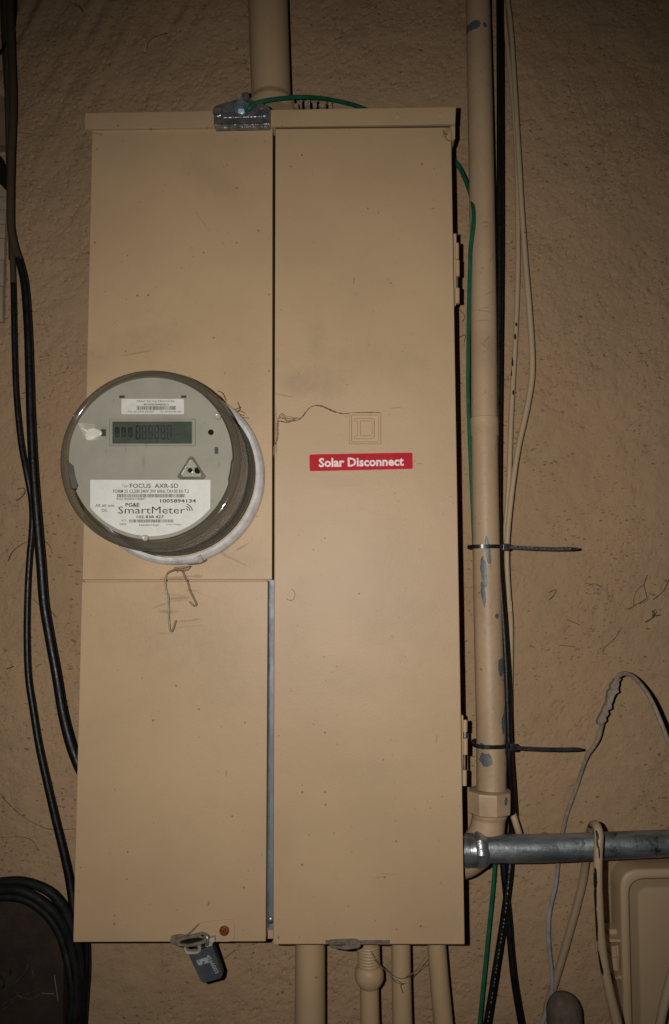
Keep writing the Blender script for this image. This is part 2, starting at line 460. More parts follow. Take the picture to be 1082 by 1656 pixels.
class MB:
    def __init__(s):
        s.v, s.f, s.mi = [], [], []

    def add(s, vs, fs, m=0):
        o = len(s.v)
        s.v += [Vector(p) for p in vs]
        s.f += [tuple(i + o for i in f) for f in fs]
        s.mi += [m] * len(fs)
        return s

    def plate(s, poly, h0, h1, bev=0.0, m=0):
        """a solid whose front outline is poly (photo pixels at height h1), reaching straight back to h0"""
        k = len(poly)
        front = [Wp(x, y, h1) for x, y in poly]
        rings = [[Vector((p.x, -h0, p.z)) for p in front]]
        if bev > 0:
            rings.append([Vector((p.x, -(h1 - bev), p.z)) for p in front])
            b = bev / S(h1)
            for fr, dn in ((.3, .7), (1.0, 1.0)):
                q = offset(poly, b * (fr if fr == 1.0 else .3))
                rings.append([Vector((Wp(x, y, h1).x, -(h1 - bev * (1 - dn)), Wp(x, y, h1).z)) for x, y in q])
        else:
            rings.append(front)
        vs = [p for r in rings for p in r]
        fs = []
        for a in range(len(rings) - 1):
            for i in range(k):
                j = (i + 1) % k
                fs.append((a * k + i, a * k + j, (a + 1) * k + j, (a + 1) * k + i))
        fs.append(tuple(range((len(rings) - 1) * k, len(rings) * k)))
        fs.append(tuple(reversed(range(k))))
        return s.add(vs, fs, m)

    def frame(s, outer, inner, h0, h1, m=0, bev=0.0):
        """ring between two outlines with the same point count"""
        k = len(outer)
        A = [Wp(x, y, h1) for x, y in outer]
        B = [Wp(x, y, h1) for x, y in inner]
        fl_ = lambda L, h: [Vector((p.x, -h, p.z)) for p in L]
        if bev:
            b = bev / S(h1)
            A2 = [Wp(x, y, h1) for x, y in offset(outer, b)]
            B2 = [Wp(x, y, h1) for x, y in offset(inner, -b)]
            rings = [fl_(A, h0), fl_(A, h1 - bev), fl_(A2, h1), fl_(B2, h1), fl_(B, h1 - bev), fl_(B, h0)]
        else:
            rings = [fl_(A, h0), fl_(A, h1), fl_(B, h1), fl_(B, h0)]
        vs = [p for r in rings for p in r]
        n = len(rings)
        fs = []
        for a in range(n):
            c = (a + 1) % n
            for i in range(k):
                j = (i + 1) % k
                fs.append((a * k + i, a * k + j, c * k + j, c * k + i))
        return s.add(vs, fs, m)

    def tube3(s, pts, rad, n=12, m=0, cap=True, flat=None):
        pts = [Vector(p) for p in pts]
        if not isinstance(rad, (list, tuple)):
            rad = [rad] * len(pts)
        vs, fs = [], []
        up = None
        for i, p in enumerate(pts):
            d = (pts[min(i + 1, len(pts) - 1)] - pts[max(i - 1, 0)])
            if d.length < 1e-9:
                d = Vector((0, 0, 1))
            d.normalize()
            if up is None:
                up = Vector((0, -1, 0))
                if abs(d.dot(up)) > .95:
                    up = Vector((1, 0, 0))
            a = (up - d * up.dot(d)).normalized()
            up = a
            b = d.cross(a)
            for k in range(n):
                th = 2 * math.pi * k / n
                ca = math.cos(th) * (flat or 1.0)
                vs.append(p + (a * ca + b * math.sin(th)) * rad[i])
        for i in range(len(pts) - 1):
            for k in range(n):
                j = (k + 1) % n
                fs.append((i * n + k, i * n + j, (i + 1) * n + j, (i + 1) * n + k))
        if cap:
            fs.append(tuple(reversed(range(n))))
            fs.append(tuple(range((len(pts) - 1) * n, len(pts) * n)))
        return s.add(vs, fs, m)

    def tube(s, pp, n=12, sub=6, m=0, flat=None, jit=0.0):
        """pp: (px, py, h, width_px) along the tube"""
        q = catmull(pp, sub)
        pts = [Wp(a[0], a[1], a[2]) for a in q]
        rad = [max(.0002, a[3] * .5 * S(a[2]) * (1 + random.uniform(-jit, jit))) for a in q]
        return s.tube3(pts, rad, n, m, True, flat)

    def lathe(s, base, axis, prof, n=32, m=0, cap0=True, cap1=True, ph=0.0):
        base = Vector(base)
        axis = Vector(axis).normalized()
        a = axis.orthogonal().normalized() if abs(axis.x) > .9 or abs(axis.y) > .9 or abs(axis.z) > .9 else axis.orthogonal().normalized()
        b = axis.cross(a)
        vs, fs = [], []
        for (tt, r) in prof:
            for k in range(n):
                th = 2 * math.pi * k / n + ph
                vs.append(base + axis * tt + (a * math.cos(th) + b * math.sin(th)) * r)
        for i in range(len(prof) - 1):
            for k in range(n):
                j = (k + 1) % n
                fs.append((i * n + k, i * n + j, (i + 1) * n + j, (i + 1) * n + k))
        if cap0:
            fs.append(tuple(reversed(range(n))))
        if cap1:
            fs.append(tuple(range((len(prof) - 1) * n, len(prof) * n)))
        return s.add(vs, fs, m)

    def flatpoly(s, poly, h, m=0):
        return s.add([Wp(x, y, h) for x, y in poly], [tuple(range(len(poly)))], m)

    def text(s, string, box, h, m=0, bold=0.0, rot=0.0, shear=0.0):
        """flat lettering fitted to a pixel box (x0, y0, x1, y1), turned about its middle"""
        cu = bpy.data.curves.new('lettering', 'FONT')
        cu.body = string
        cu.size = 1.0
        cu.offset = bold
        cu.resolution_u = 2
        ob = bpy.data.objects.new('lettering', cu)
        COL.objects.link(ob)
        dg = bpy.context.evaluated_depsgraph_get()
        me = ob.evaluated_get(dg).to_mesh()
        V = [tuple(v.co) for v in me.vertices]
        Fc = [tuple(p.vertices) for p in me.polygons]
        ob.evaluated_get(dg).to_mesh_clear()
        bpy.data.objects.remove(ob)
        bpy.data.curves.remove(cu)
        xs = [v[0] for v in V]
        ys = [v[1] for v in V]
        x0, x1, y0, y1 = min(xs), max(xs), min(ys), max(ys)
        X0, Y0, X1, Y1 = box
        cx, cy = (X0 + X1) / 2, (Y0 + Y1) / 2
        c, sn = math.cos(R(rot)), math.sin(R(rot))
        out = []
        for v in V:
            u = X0 + (v[0] - x0) / (x1 - x0) * (X1 - X0) - cx
            q = Y1 - (v[1] - y0) / (y1 - y0) * (Y1 - Y0) - cy
            out.append(Wp(cx + u * c - q * sn, cy + u * sn + q * c, h))
        return s.add(out, Fc, m)

    def barcode(s, box, h, m=0, seed=1):
        rg = random.Random(seed)
        x0, y0, x1, y1 = box
        x = x0
        while x < x1:
            wd = rg.choice((.45, .45, .9, 1.3))
            s.flatpoly(rect(x, y0, min(x + wd, x1), y1), h, m)
            x += wd + rg.choice((.45, .45, .9))
        return s

    def build(s, name, mats, parent=None, smooth=35, flatnormals=False, origin=None):
        if not isinstance(mats, (list, tuple)):
            mats = [mats]
        me = bpy.data.meshes.new(name)
        if parent is not None:
            r = parent
            while r.parent:
                r = r.parent
            org = Vector(r.location)
        elif origin is not None:
            org = Vector(origin)
        else:
            org = Vector((sum(v.x for v in s.v) / len(s.v), max(v.y for v in s.v), min(v.z for v in s.v)))
        me.from_pydata([tuple(v - org) for v in s.v], [], s.f)
        for mm in mats:
            me.materials.append(mm)
        me.polygons.foreach_set('material_index', s.mi)
        if not flatnormals:
            bm = bmesh.new()
            bm.from_mesh(me)
            bmesh.ops.recalc_face_normals(bm, faces=bm.faces)
            bm.to_mesh(me)
            bm.free()
        me.polygons.foreach_set('use_smooth', [True] * len(me.polygons))
        me.set_sharp_from_angle(angle=R(smooth))
        o = bpy.data.objects.new(name, me)
        COL.objects.link(o)
        wn = o.modifiers.new('shading', 'WEIGHTED_NORMAL')
        wn.keep_sharp = True
        if parent is not None:
            o.parent = parent
        else:
            o.location = org
        return o


def tag(o, label, cat=None, group=None, kind=None):
    o['label'] = label
    if cat:
        o['category'] = cat
    if group:
        o['group'] = group
    if kind:
        o['kind'] = kind
    return o


def thing(name, loc, label, cat, group=None):
    o = bpy.data.objects.new(name, None)
    o.empty_display_size = .03
    COL.objects.link(o)
    o.location = loc
    return tag(o, label, cat, group)


# ================================================================== the wall
def lattice(x, z, cell, seed):
    gx, gz = x / cell, z / cell
    ix, iz = np.floor(gx).astype(np.int64), np.floor(gz).astype(np.int64)
    fx, fz = gx - ix, gz - iz
    fx = fx * fx * (3 - 2 * fx)
    fz = fz * fz * (3 - 2 * fz)

    def hsh(a, b):
        q = (a * 374761393 + b * 668265263 + seed * 974711) & 0x7fffffff
        q = ((q ^ (q >> 13)) * 1274126177) & 0x7fffffff
        return ((q ^ (q >> 16)) & 0xffff) / 65535.0
    return (hsh(ix, iz) * (1 - fx) * (1 - fz) + hsh(ix + 1, iz) * fx * (1 - fz)
            + hsh(ix, iz + 1) * (1 - fx) * fz + hsh(ix + 1, iz + 1) * fx * fz)


def pits(x, z, cell, seed, keep, rmin, rmax):
    def hsh(a, b, k):
        q = (a * 374761393 + b * 668265263 + (seed + k) * 974711) & 0x7fffffff
        q = ((q ^ (q >> 13)) * 1274126177) & 0x7fffffff
        return ((q ^ (q >> 16)) & 0xffff) / 65535.0
    gx, gz = x / cell, z / cell
    ix, iz = np.floor(gx).astype(np.int64), np.floor(gz).astype(np.int64)
    best = np.zeros_like(x)
    for dx in (-1, 0, 1):
        for dz in (-1, 0, 1):
            a, b = ix + dx, iz + dz
            px, pz = a + hsh(a, b, 1), b + hsh(a, b, 2)
            r = (rmin + (rmax - rmin) * hsh(a, b, 3)) / cell
            d = np.hypot(gx - px, gz - pz) / r
            val = np.clip(1 - d * d, 0, 1) ** .7 * (hsh(a, b, 4) < keep) * (.5 + .5 * hsh(a, b, 5))
            best = np.maximum(best, val)
    return best


def grow(a, b, step, end):
    core = np.arange(a, b, step)
    hi, s_ = [b], step
    while hi[-1] < end:
        s_ *= 1.5
        hi.append(hi[-1] + s_)
    lo, s_ = [a], step
    while lo[-1] > -end:
        s_ *= 1.5
        lo.append(lo[-1] - s_)
    return np.concatenate([np.array(lo[1:][::-1]), core, np.array(hi)])


gx = grow(-.47, .47, .0016, 1.6)
gz = grow(-.56, .76, .0016, 1.6)
X, Z = np.meshgrid(gx, gz)
warp = (lattice(X, Z, .03, 3) - .5) * .006 + (lattice(X, Z, .004, 4) - .5) * .004
u = X * math.cos(.35) + Z * math.sin(.35) + warp
v_ = (-X * math.sin(.35) + Z * math.cos(.35) + warp) * 1.7
dens = lattice(X, Z, .09, 21) * .6 + lattice(X, Z, .3, 22) * .4
upper = np.clip((Z - .0) / .35, 0, 1)
p = pits(u, v_, .0075, 5, .42, .0010, .0024) * np.clip((dens - .36 + upper * .12) * 5, 0, 1) * .0048
p += pits(u + 3, v_ + 1, .017, 9, .34, .0016, .0034) * np.clip((dens - .42) * 5, 0, 1) * .0026
und = (lattice(X, Z, .16, 31) - .5) * .0034 + (lattice(X, Z, .05, 32) - .5) * .0016 + (lattice(X, Z, .016, 33) - .5) * .0020 + (lattice(X, Z, .006, 34) - .5) * .0009
su = X * math.cos(.45) - Z * math.sin(.45)
sv = X * math.sin(.45) + Z * math.cos(.45)
drag = (lattice(su, sv * .14, .012, 41) - .5) * .0052 * np.clip((Z - .42) * 4, 0, 1) * np.clip((-.1 - X) * 5, 0, 1)
H = und - p + drag - .0045
nz_, nx_ = X.shape
co = np.empty((nz_ * nx_, 3), np.float32)
co[:, 0] = X.ravel()
co[:, 1] = -H.ravel()
co[:, 2] = Z.ravel()
idx = np.arange(nz_ * nx_).reshape(nz_, nx_)
q = np.stack([idx[:-1, :-1], idx[:-1, 1:], idx[1:, 1:], idx[1:, :-1]], -1).reshape(-1, 4).astype(np.int32)
me = bpy.data.meshes.new('stucco_wall')
me.vertices.add(len(co))
me.vertices.foreach_set('co', co.ravel())
me.loops.add(q.size)
me.loops.foreach_set('vertex_index', q.ravel())
me.polygons.add(len(q))
me.polygons.foreach_set('loop_start', np.arange(0, q.size, 4, dtype=np.int32))
me.polygons.foreach_set('use_smooth', np.ones(len(q), dtype=bool))
me.update(calc_edges=True)
me.validate()
me.materials.append(M['stucco'])
wall = bpy.data.objects.new('stucco_wall', me)
COL.objects.link(wall)
wall.location = (0, 0, 1.5)
tag(wall, 'rough tan painted stucco wall behind the meter panel, pitted and cracked', 'wall')


def wall_line(name, pts, wd, mat, h=.001, jit=.35, n=5):
    random.seed(hash(name + str(pts[0])) % 1000 if False else int(pts[0][0] * 7 + pts[0][1]))
    pp = []
    for (x, y) in pts:
        pp.append((x + random.uniform(-.8, .8), y + random.uniform(-.8, .8), h, wd * random.uniform(.45, 1.0)))
    b = MB().tube(pp, n=n, sub=4, jit=jit)
    o = b.build(name, mat, wall)
    return o


for pts, wd in [
    ([(0, 1284), (14, 1300), (38, 1322), (60, 1334), (82, 1341), (122, 1341)], 1.3),
    ([(0, 1355), (30, 1354), (50, 1358), (62, 1376)], 1.0),
    ([(12, 908), (20, 892), (35, 880), (46, 876)], 1.2),
    ([(74, 876), (80, 883), (84, 895)], 1.2),
    ([(52, 968), (62, 978)], 1.6), ([(80, 985), (90, 998)], 1.4),
    ([(56, 1078), (66, 1073)], 1.4), ([(10, 1082), (22, 1077)], 1.3),
    ([(238, 80), (240, 68), (252, 58), (272, 54)], 1.4),
    ([(112, 4), (126, 8), (134, 18)], 1.8), ([(28, 214), (50, 215)], 1.4),
    ([(1082, 937), (1072, 956), (1056, 970)], 1.4),
    ([(1006, 1014), (993, 1034), (979, 1046), (974, 1056)], 1.0),
    ([(904, 1044), (930, 1046)], .9), ([(951, 947), (962, 944), (972, 950)], 1.5), ([(918, 1003), (938, 1010)], 1.3),
    ([(888, 958), (899, 954), (896, 962), (889, 970)], 1.3),
    ([(362, 1552), (378, 1538), (386, 1535)], .9),
]:
    wall_line('crack', pts, wd, M['crack'])
for pts, wd in [
    ([(1010, 985), (1018, 984), (1030, 977), (1040, 972), (1046, 966)], 1.6),
    ([(1024, 980), (1026, 965), (1032, 952), (1042, 946)], 1.0),
    ([(1046, 966), (1044, 955), (1041, 945), (1046, 930)], 1.3),
    ([(1030, 977), (1042, 974), (1048, 968)], 1.4),
    ([(1044, 1006), (1054, 1001), (1058, 992), (1055, 988), (1059, 996), (1068, 995)], 2.2),
    ([(1056, 1000), (1062, 990), (1057, 986), (1054, 996)], 1.5),
    ([(28, 791), (37, 790), (40, 796), (35, 804), (27, 809)], 2.0),
    ([(742, 500), (752, 510), (748, 520)], 1.2), ([(738, 548), (752, 542), (750, 555)], 1.1),
]:
    wall_line('root_tendril', pts, wd, M['root'], .0018)
b = MB().plate([(1077 - 45, 1400), (1040, 1390), (1050, 1383), (1056, 1376), (1050, 1380), (1042, 1386), (1034, 1394), (1028, 1401)], -.004, .0012)
b.build('plaster_gap', M['crack'], wall)
b = MB().plate([(1067, 1387), (1072, 1390), (1075, 1395), (1070, 1397), (1068, 1395), (1069, 1391)], -.004, .0012)
b.build('plaster_gap', M['crack'], wall)

# ================================================================== the electrical panel
pr = Wp(440, 1528, 0.0)
panel = thing('electrical_panel', (pr.x, 0, pr.z), 'tall tan metal meter panel with two covers and a long door, fixed to stucco wall', 'electrical panel')
HB, HC, HD, HCAP = .096, .1140, .1165, .1175
MB().plate([(150, 190), (728, 190), (748, 1520), (128, 1516)], .0, HB).build('enclosure', M['tan_plain'], panel)
MB().plate(roundpoly([(149, 207), (441, 207), (440, 937.5), (133, 937.5)], 2, 2), HB, HC, .0008).build('meter_cover', M['cover_upper'], panel)
lower = MB().plate(roundpoly([(132, 941), (433.5, 939.5), (430, 1523), (118, 1524)], 2, 2), HB - .01, HC, .0012).build('lower_cover', M['cover_lower'], panel)
door = MB().plate(roundpoly([(445, 207), (730, 205), (752, 1528), (441.5, 1528)], 2, 2), HB - .002, HD, .0016).build('door', M['door'], panel)
# dark strips paint the shade of the gaps beside the covers, and the folded seam
MB().plate([(440, 207), (446, 207), (443.5, 938), (440, 938)], HB - .03, HB + .0015).build('gap_shade', M['void'], panel)
MB().plate([(430.5, 939), (436, 939), (433, 1522), (428.5, 1522)], HB - .02, HB + .0008).build('gap_shade', M['void'], panel)
b = MB()
b.plate([(434.5, 938), (445, 938), (443, 1504), (431.8, 1504)], HB - .02, HB + .003)
b.tube([(436.3, 940, HB + .0032, 2.2), (434.1, 1500, HB + .0032, 2.2)], n=10, sub=1, m=1)
chan = b.build('steel_channel', [M['bluesteel'], M['galv']], panel)
b = MB().lathe(Wp(437.5, 1487, HB + .003), (0, -1, 0), [(0, .0042), (.0012, .0042), (.0026, .0028), (.003, .0012)], 16)
b.build('screw', M['galv'], chan)
# rain cap
b = MB()
b.plate([(137, 182), (738, 172), (736.5, 200), (137, 207.5)], .0, HCAP, .0012)
b.plate([(137.5, 204), (736, 196.5), (735.5, 200.5), (138, 208.5)], .1, HCAP + .0008, .0004)
b.plate([(724.5, 201), (736, 200.5), (736, 224), (731, 228), (727, 224)], .02, HCAP - .006)
b.plate([(138, 207), (149, 207), (148, 226)], .02, HCAP - .016)
cap = b.build('rain_cap', M['tan'], panel)
for (x, y) in ((642, 187), (712, 186)):
    p3 = Wp(x, y, HCAP)
    MB().lathe(p3, (0, -1, 0), [(0, .0022), (.0009, .0021), (.0015, .0012)], 14).build('rivet', M['tan'], cap)
for (x, y, s_) in ((716, 210, 5), (720, 220, 5)):
    MB().tube([(x, y, HD + .0005, 1.2), (x + 3, y + 6, HD + .0005, 1.6), (x + 8, y + 8, HD + .0005, 1.2)], n=5, sub=3).build('crack', M['crack'], door)


MB().plate([(150, 206.8), (441, 206.2), (441, 207.9), (150, 208.9)], HC - .001, HC + .0004).build('seam_shade', M['crack'], panel)  # dark strip paints the cap's shadow line along the cover top
MB().plate([(446, 206.4), (600, 205.2), (728, 203.8), (728, 205.6), (600, 206.8), (446, 208.2)], HD - .001, HD + .0004).build('seam_shade', M['crack'], door)  # same painted shadow line, continued across the door top
# embossed emblem on the door: a square frame round a letter D
def emb(b, poly, inner):
    b.frame(poly, inner, HD - .001, HD + .0017, bev=.0007)


b = MB()
o1 = rect(564.5, 667, 616.5, 718, 2, 2)
o2 = rect(569, 671.5, 612, 714, 1.5, 2)
emb(b, o1, o2)
D_out = [(573, 676), (602, 676), (606, 680), (606, 705), (602, 710), (573, 710), (573, 705), (577.5, 704), (577.5, 682), (573, 681)]
D_in = [(584, 681), (600, 681), (601.5, 682.5), (601.5, 702), (600, 704), (584, 704), (583.5, 703.8), (583.5, 703), (583.5, 682), (583.5, 681.3)]
emb(b, D_out, D_in)
b.build('emblem', M['door'], door)
# red sticker
b = MB()
st = roundpoly([(499.5, 734), (668, 731), (668.5, 759), (500, 763)], 4, 4)
b.plate(st, HD - .0005, HD + .0005, m=2)
b.flatpoly(offset(st, .9), HD + .0007, 0)
b.text('Solar Disconnect', (515.5, 739.5, 653, 754.5), HD + .001, 1, bold=.032, rot=-1.0)
sticker = b.build('sticker', [M['red'], M['white_print'], M['red_edge']], door, flatnormals=True)
sticker['label'] = 'red sticker reading Solar Disconnect in white letters'
# mud trail
b = MB()
trail = [(449, 682), (455, 681), (462, 683), (472, 681), (482, 679), (489, 674), (495, 666), (503, 658), (512, 656), (521, 657), (532, 662), (545, 667), (556, 669), (566, 668.5)]
random.seed(4)
b.tube([(x, y, HD + .0006, random.uniform(1.6, 3.2) if 470 < x < 560 else 2.0) for x, y in trail], n=6, sub=5, jit=.35)
b.tube([(566, 668.5, HD + .0009, 1.6), (590, 667, HD + .0012, 1.8), (615, 667.5, HD + .0012, 1.4)], n=5, sub=5, jit=.3)
for k in range(4):
    b.tube([(449 + k, 680 - k * 1.5, HD + .0008, 1.2), (455 + k * 2, 669 + k * 3, HD + .0012, 1.6), (466, 674 + k * 3, HD + .0012, 1.2), (486 - k * 2, 676, HD + .0008, .8)], n=5, sub=5, jit=.4)
b.tube([(450, 680, HD + .0006, 2), (449, 692, HD + .0008, 2.6), (449, 706, HD + .0008, 2.4), (446, 718, HD + .0006, 2)], n=5, sub=5, jit=.4)
b.tube([(446, 716, HD, 3), (444, 724, HD - .002, 4), (444, 740, HD - .003, 3)], n=5, sub=5, jit=.5)
b.build('mud_trail', M['mud'], door)
# hair-fine scratches / fibres stuck on the door
MB().tube([(472, 952, HD + .0004, .8), (477, 960, HD + .0006, .8), (474, 970, HD + .0006, .8), (466, 970, HD + .0006, .8), (463, 967, HD + .0004, .8)], n=4, sub=5).build('fibre', M['mud'], door)


# hinges
def hinge(segs, x0, x1, ytop, ybot):
    h = HD - .012
    b = MB().plate([(x0 - 5, ytop), (x0 + 4, ytop), (x1 - 6, ybot), (x0 - 2, ybot)], h - .03, h)
    hg = b.build('hinge', M['tan'], panel)
    for (a, c, xo, wd, mt) in segs:
        f0 = (a - ytop) / (ybot - ytop)
        xx = x0 + 3 + xo + (x1 - x0 - 9) * f0
        MB().tube([(xx, a, h, wd), (xx, c, h, wd)], n=12, sub=1).build('knuckle' if mt != 'galv' else 'hinge_pin', M[mt], hg)
    return hg


hinge([(394, 420, 2, 7, 'tan'), (422, 447, 3, 7, 'tan'), (447, 467, 2, 4, 'hasp'), (467, 491, 2.5, 8, 'tan')], 734, 743, 378, 494)
hinge([(1164, 1183, 4, 8, 'tan'), (1183, 1193, 4, 5, 'galv'), (1194, 1220, 4.5, 8, 'tan'), (1220, 1245, 3, 4, 'hasp'), (1245, 1270, 3, 8, 'tan')], 745, 754, 1157, 1271)
# door latch with its slot in the bottom edge
b = MB()
b.plate([(526, 1521), (631, 1521), (630, 1527.5), (527, 1527)], HD - .01, HD + .0012)
slot = b.build('latch_slot', M['hasp'], door)
b = MB()
b.frame(roundpoly([(530, 1523), (575, 1521), (585, 1526), (582, 1534), (560, 1537.5), (535, 1534)], 6, 4),
        roundpoly([(541, 1526), (556, 1525), (559, 1528), (557, 1530.5), (550, 1532), (541, 1530.5)], 2, 4), HD - .002, HD + .0055, bev=.0012)
b.build('latch', M['hasp'], door)
# lower cover: sealing tab, rusty screw and hasp
tabpoly = roundpoly([(291, 1515), (325, 1492), (376, 1486.5), (380, 1496), (379, 1521), (370, 1523.3), (300, 1523.5)], [2, 4, 8, 6, 8, 2, 0], 3)
tab = MB().plate(tabpoly, HC - .001, HC + .0016, .0006).build('seal_tab', M['tan_plain'], lower)
b = MB().lathe(Wp(363, 1504.5, HC + .001), (0, -1, 0), [(0, .0052), (.0016, .0052), (.0026, .0042), (.003, .002)], 18)
b.build('screw', M['rust'], lower)['label'] = 'rusty orange screw head'
b = MB()
b.plate(roundpoly([(276, 1515), (288, 1513), (322, 1513), (330, 1518), (326, 1526), (305, 1530), (286, 1530), (275, 1527)], 3, 3), HC, HC + .004, .0008)
b.plate(roundpoly([(292, 1521), (322, 1516), (330, 1519), (324, 1525), (305, 1528), (292, 1527)], 2, 3), HC, HC + .0046, m=1)
b.frame(roundpoly([(284, 1519), (328, 1508), (340, 1515), (333, 1526), (306, 1532), (283, 1530)], 5, 4),
        roundpoly([(292, 1522), (324, 1514), (331, 1518), (325, 1523), (305, 1528), (290, 1527)], 3, 4), HC + .0055, HC + .0085, bev=.0006)
b.tube([(334, 1514, HC + .009, 5), (336, 1520, HC + .010, 5), (335, 1528, HC + .008, 5)], n=8, sub=3)
b.plate(rect(325, 1512, 329, 1514), HC + .008, HC + .009, m=1)
b.tube([(294, 1517, HC + .004, 3), (308, 1508, HC + .004, 2.5), (322, 1494, HC + .003, 2)], n=8, sub=4)
b.build('hasp', [M['hasp'], M['void']], lower)
b = MB()
b.plate(roundpoly([(338, 1518), (347, 1516), (348, 1523), (343, 1526), (337, 1524)], 1.5, 2), HC - .004, HC + .008, .001)
b.plate(roundpoly([(331, 1527), (343, 1524.5), (344, 1530), (333, 1533)], 2, 2), HC - .012, HC + .006, .001)
b.build('seal_tag', M['shackle'], lower)
# painted seal wire hanging under the meter
b = MB()
hw = HC + .007
b.tube([(300, 922, hw + .004, 3.6), (291, 920.5, hw + .006, 3.8), (281, 922, hw + .002, 3.6), (271, 927, hw, 3.4), (267.8, 936, hw, 3.3), (268, 948, hw, 3.2), (270, 960, hw, 3.2),
        (272.5, 966, hw, 3.2), (273, 985, hw, 3.2), (273.5, 1005, hw, 3.2), (275, 1018, hw, 3.2), (277.5, 1021, hw, 3.2), (280, 1018, hw, 3.2), (284.5, 1003, hw, 3)], n=8, sub=5)
b.tube([(292, 921, hw + .005, 3.4), (296, 925, hw, 3.2), (300, 935, hw, 3.2), (305, 946, hw, 3.2), (306.5, 953, hw, 3.2), (312, 965, hw, 3.2), (317, 975, hw, 3.2), (317.5, 978, hw, 3.2), (313.5, 979.5, hw, 3.2), (306.5, 973, hw, 3)], n=8, sub=5)
b.plate(roundpoly([(281, 917), (310, 915), (303, 923), (282, 924)], 2, 2), HC, HC + .006, .001)
wire_seal = b.build('seal_wire', M['wire_tan'])
tag(wire_seal, 'thin bent wire hook hanging below the round meter ring on tan panel', 'wire')
b = MB()
for pts in ([(355, 640), (366, 652), (372, 664), (380, 668), (395, 672)], [(358, 642), (364, 656), (378, 662), (390, 658)], [(384, 650), (388, 662), (380, 672), (402, 676)], [(372, 668), (386, 664), (396, 668)], [(352, 632), (360, 636), (366, 648)]):
    b.tube([(x, y, HC + .006 + .002 * (i % 2), 1.1) for i, (x, y) in enumerate(pts)], n=4, sub=4, jit=.3)
o = b.build('dry_wisp', M['root'])
tag(o, 'tangled dry root wisp clinging above the meter ring near its top', 'plant debris')

# ================================================================== the meter
cx, cz = Wp(281.5, 767, HC).x, Wp(281.5, 767, HC).z
AX = (0, -1, 0)
meter = thing('electric_meter', (cx, -HC, cz), 'round glass electric smart meter with grey face and digital display', 'electric meter')
HF = .219                     # front of the cover
fc = Wp(242.5, 742.5, HF)
Rm = 150 * S(HF)
dirv = Vector((0, -1, 0))
base_c = Vector((fc.x, -HC, fc.z))
Lm = HF - HC
# locking ring
b = MB()
rc = Vector((Wp(283, 769, HC + .012).x, -HC, Wp(283, 769, HC + .012).z))
Rr = 146 * S(HC + .012)
b.lathe(rc, AX, [(.0, Rr * .97), (.004, Rr), (.010, Rr * 1.0), (.015, Rr * .985), (.0175, Rr * .955), (.0165, Rr * .92), (.004, Rr * .915), (.0, Rr * .915), (.0, Rr * .97)], 96, cap0=False, cap1=False)
ring = b.build('locking_ring', M['ring'], meter, 50)
jx = MB().plate([(319, 899), (325, 896), (328, 908), (322, 911)], HC, HC + .0182)
jx.build('ring_joint', M['hasp'], ring)
jx = MB().plate(roundpoly([(300, 907), (331, 899), (333, 906), (322, 912), (303, 914)], 2, 2), HC, HC + .012, .002)
jx.build('ring_clip', M['hasp'], ring)
# dark base inside ring
MB().lathe(base_c, AX, [(0, Rm * 1.025), (.009, Rm * 1.025), (.011, Rm * .975), (.02, Rm * .965)], 64).build('meter_base', M['mbase'], meter)
MB().lathe(base_c, AX, [(.018, Rm * .962), (.030, Rm * .955), (.034, Rm * .94), (.056, Rm * .925), (.062, Rm * .905), (.085, Rm * .885), (Lm - .016, Rm * .868)], 64).build('inner_body', M['body'], meter)
# cover
b = MB()
prof = [(.012, Rm * 1.015), (.02, Rm * 1.0), (.028, Rm * .985), (.045, Rm * .985), (.047, Rm * .992), (.05, Rm * .985), (.075, Rm * .985), (.078, Rm * .992), (.081, Rm * .985), (Lm - .012, Rm * .985)]
b.lathe(base_c, AX, prof, 96, 0, False, False)
lip = [(Lm - .012, Rm * .985), (Lm - .008, Rm * .998), (Lm - .004, Rm * 1.0), (Lm - .0015, Rm * .99), (Lm - .0005, Rm * .975), (Lm, Rm * .955), (Lm - .0005, Rm * .93), (Lm - .002, Rm * .912)]
b.lathe(base_c, AX, lip, 96, 1, False, False)
b.lathe(base_c, AX, [(Lm - .002, Rm * .912), (Lm - .002, Rm * .001)], 96, 2, False, True)
b.build('glass_cover', [M['glass_side'], M['glass_lip'], M['glass_front']], meter, 60)
# face
HFA = HF - .007


def circ(x, y, r, n=48):
    return [(x + r * math.cos(2 * math.pi * k / n), y + r * math.sin(2 * math.pi * k / n)) for k in range(n)]


def clipface(poly_c, r, cutters):
    return poly_c


fx, fy, fr = 243.5, 740.5, 132.5
fpts = []
for k in range(120):
    a = 2 * math.pi * k / 120
    rr = fr
    dg = math.degrees(a)
    if 157 < dg < 177:
        rr = fr - 7
    if 1 < dg < 16:
        rr = fr - 2.5
    fpts.append((fx + rr * math.cos(a), fy + rr * math.sin(a)))
face = MB().plate(fpts, HFA - .010, HFA, .0008).build('faceplate', M['face'], meter)
MB().plate([(109, 744), (120, 744), (126, 790), (113, 790)], HFA - .02, HFA - .004).build('side_slot', M['mbase'], face)
for (x0, y0, x1, y1) in ((193, 639.5, 201.5, 643.5), (293, 639.5, 301.5, 643.5), (347, 723, 353, 734)):
    MB().plate(rect(x0, y0, x1, y1), HFA - .001, HFA + .0004).build('slot', M['pcb'], face)
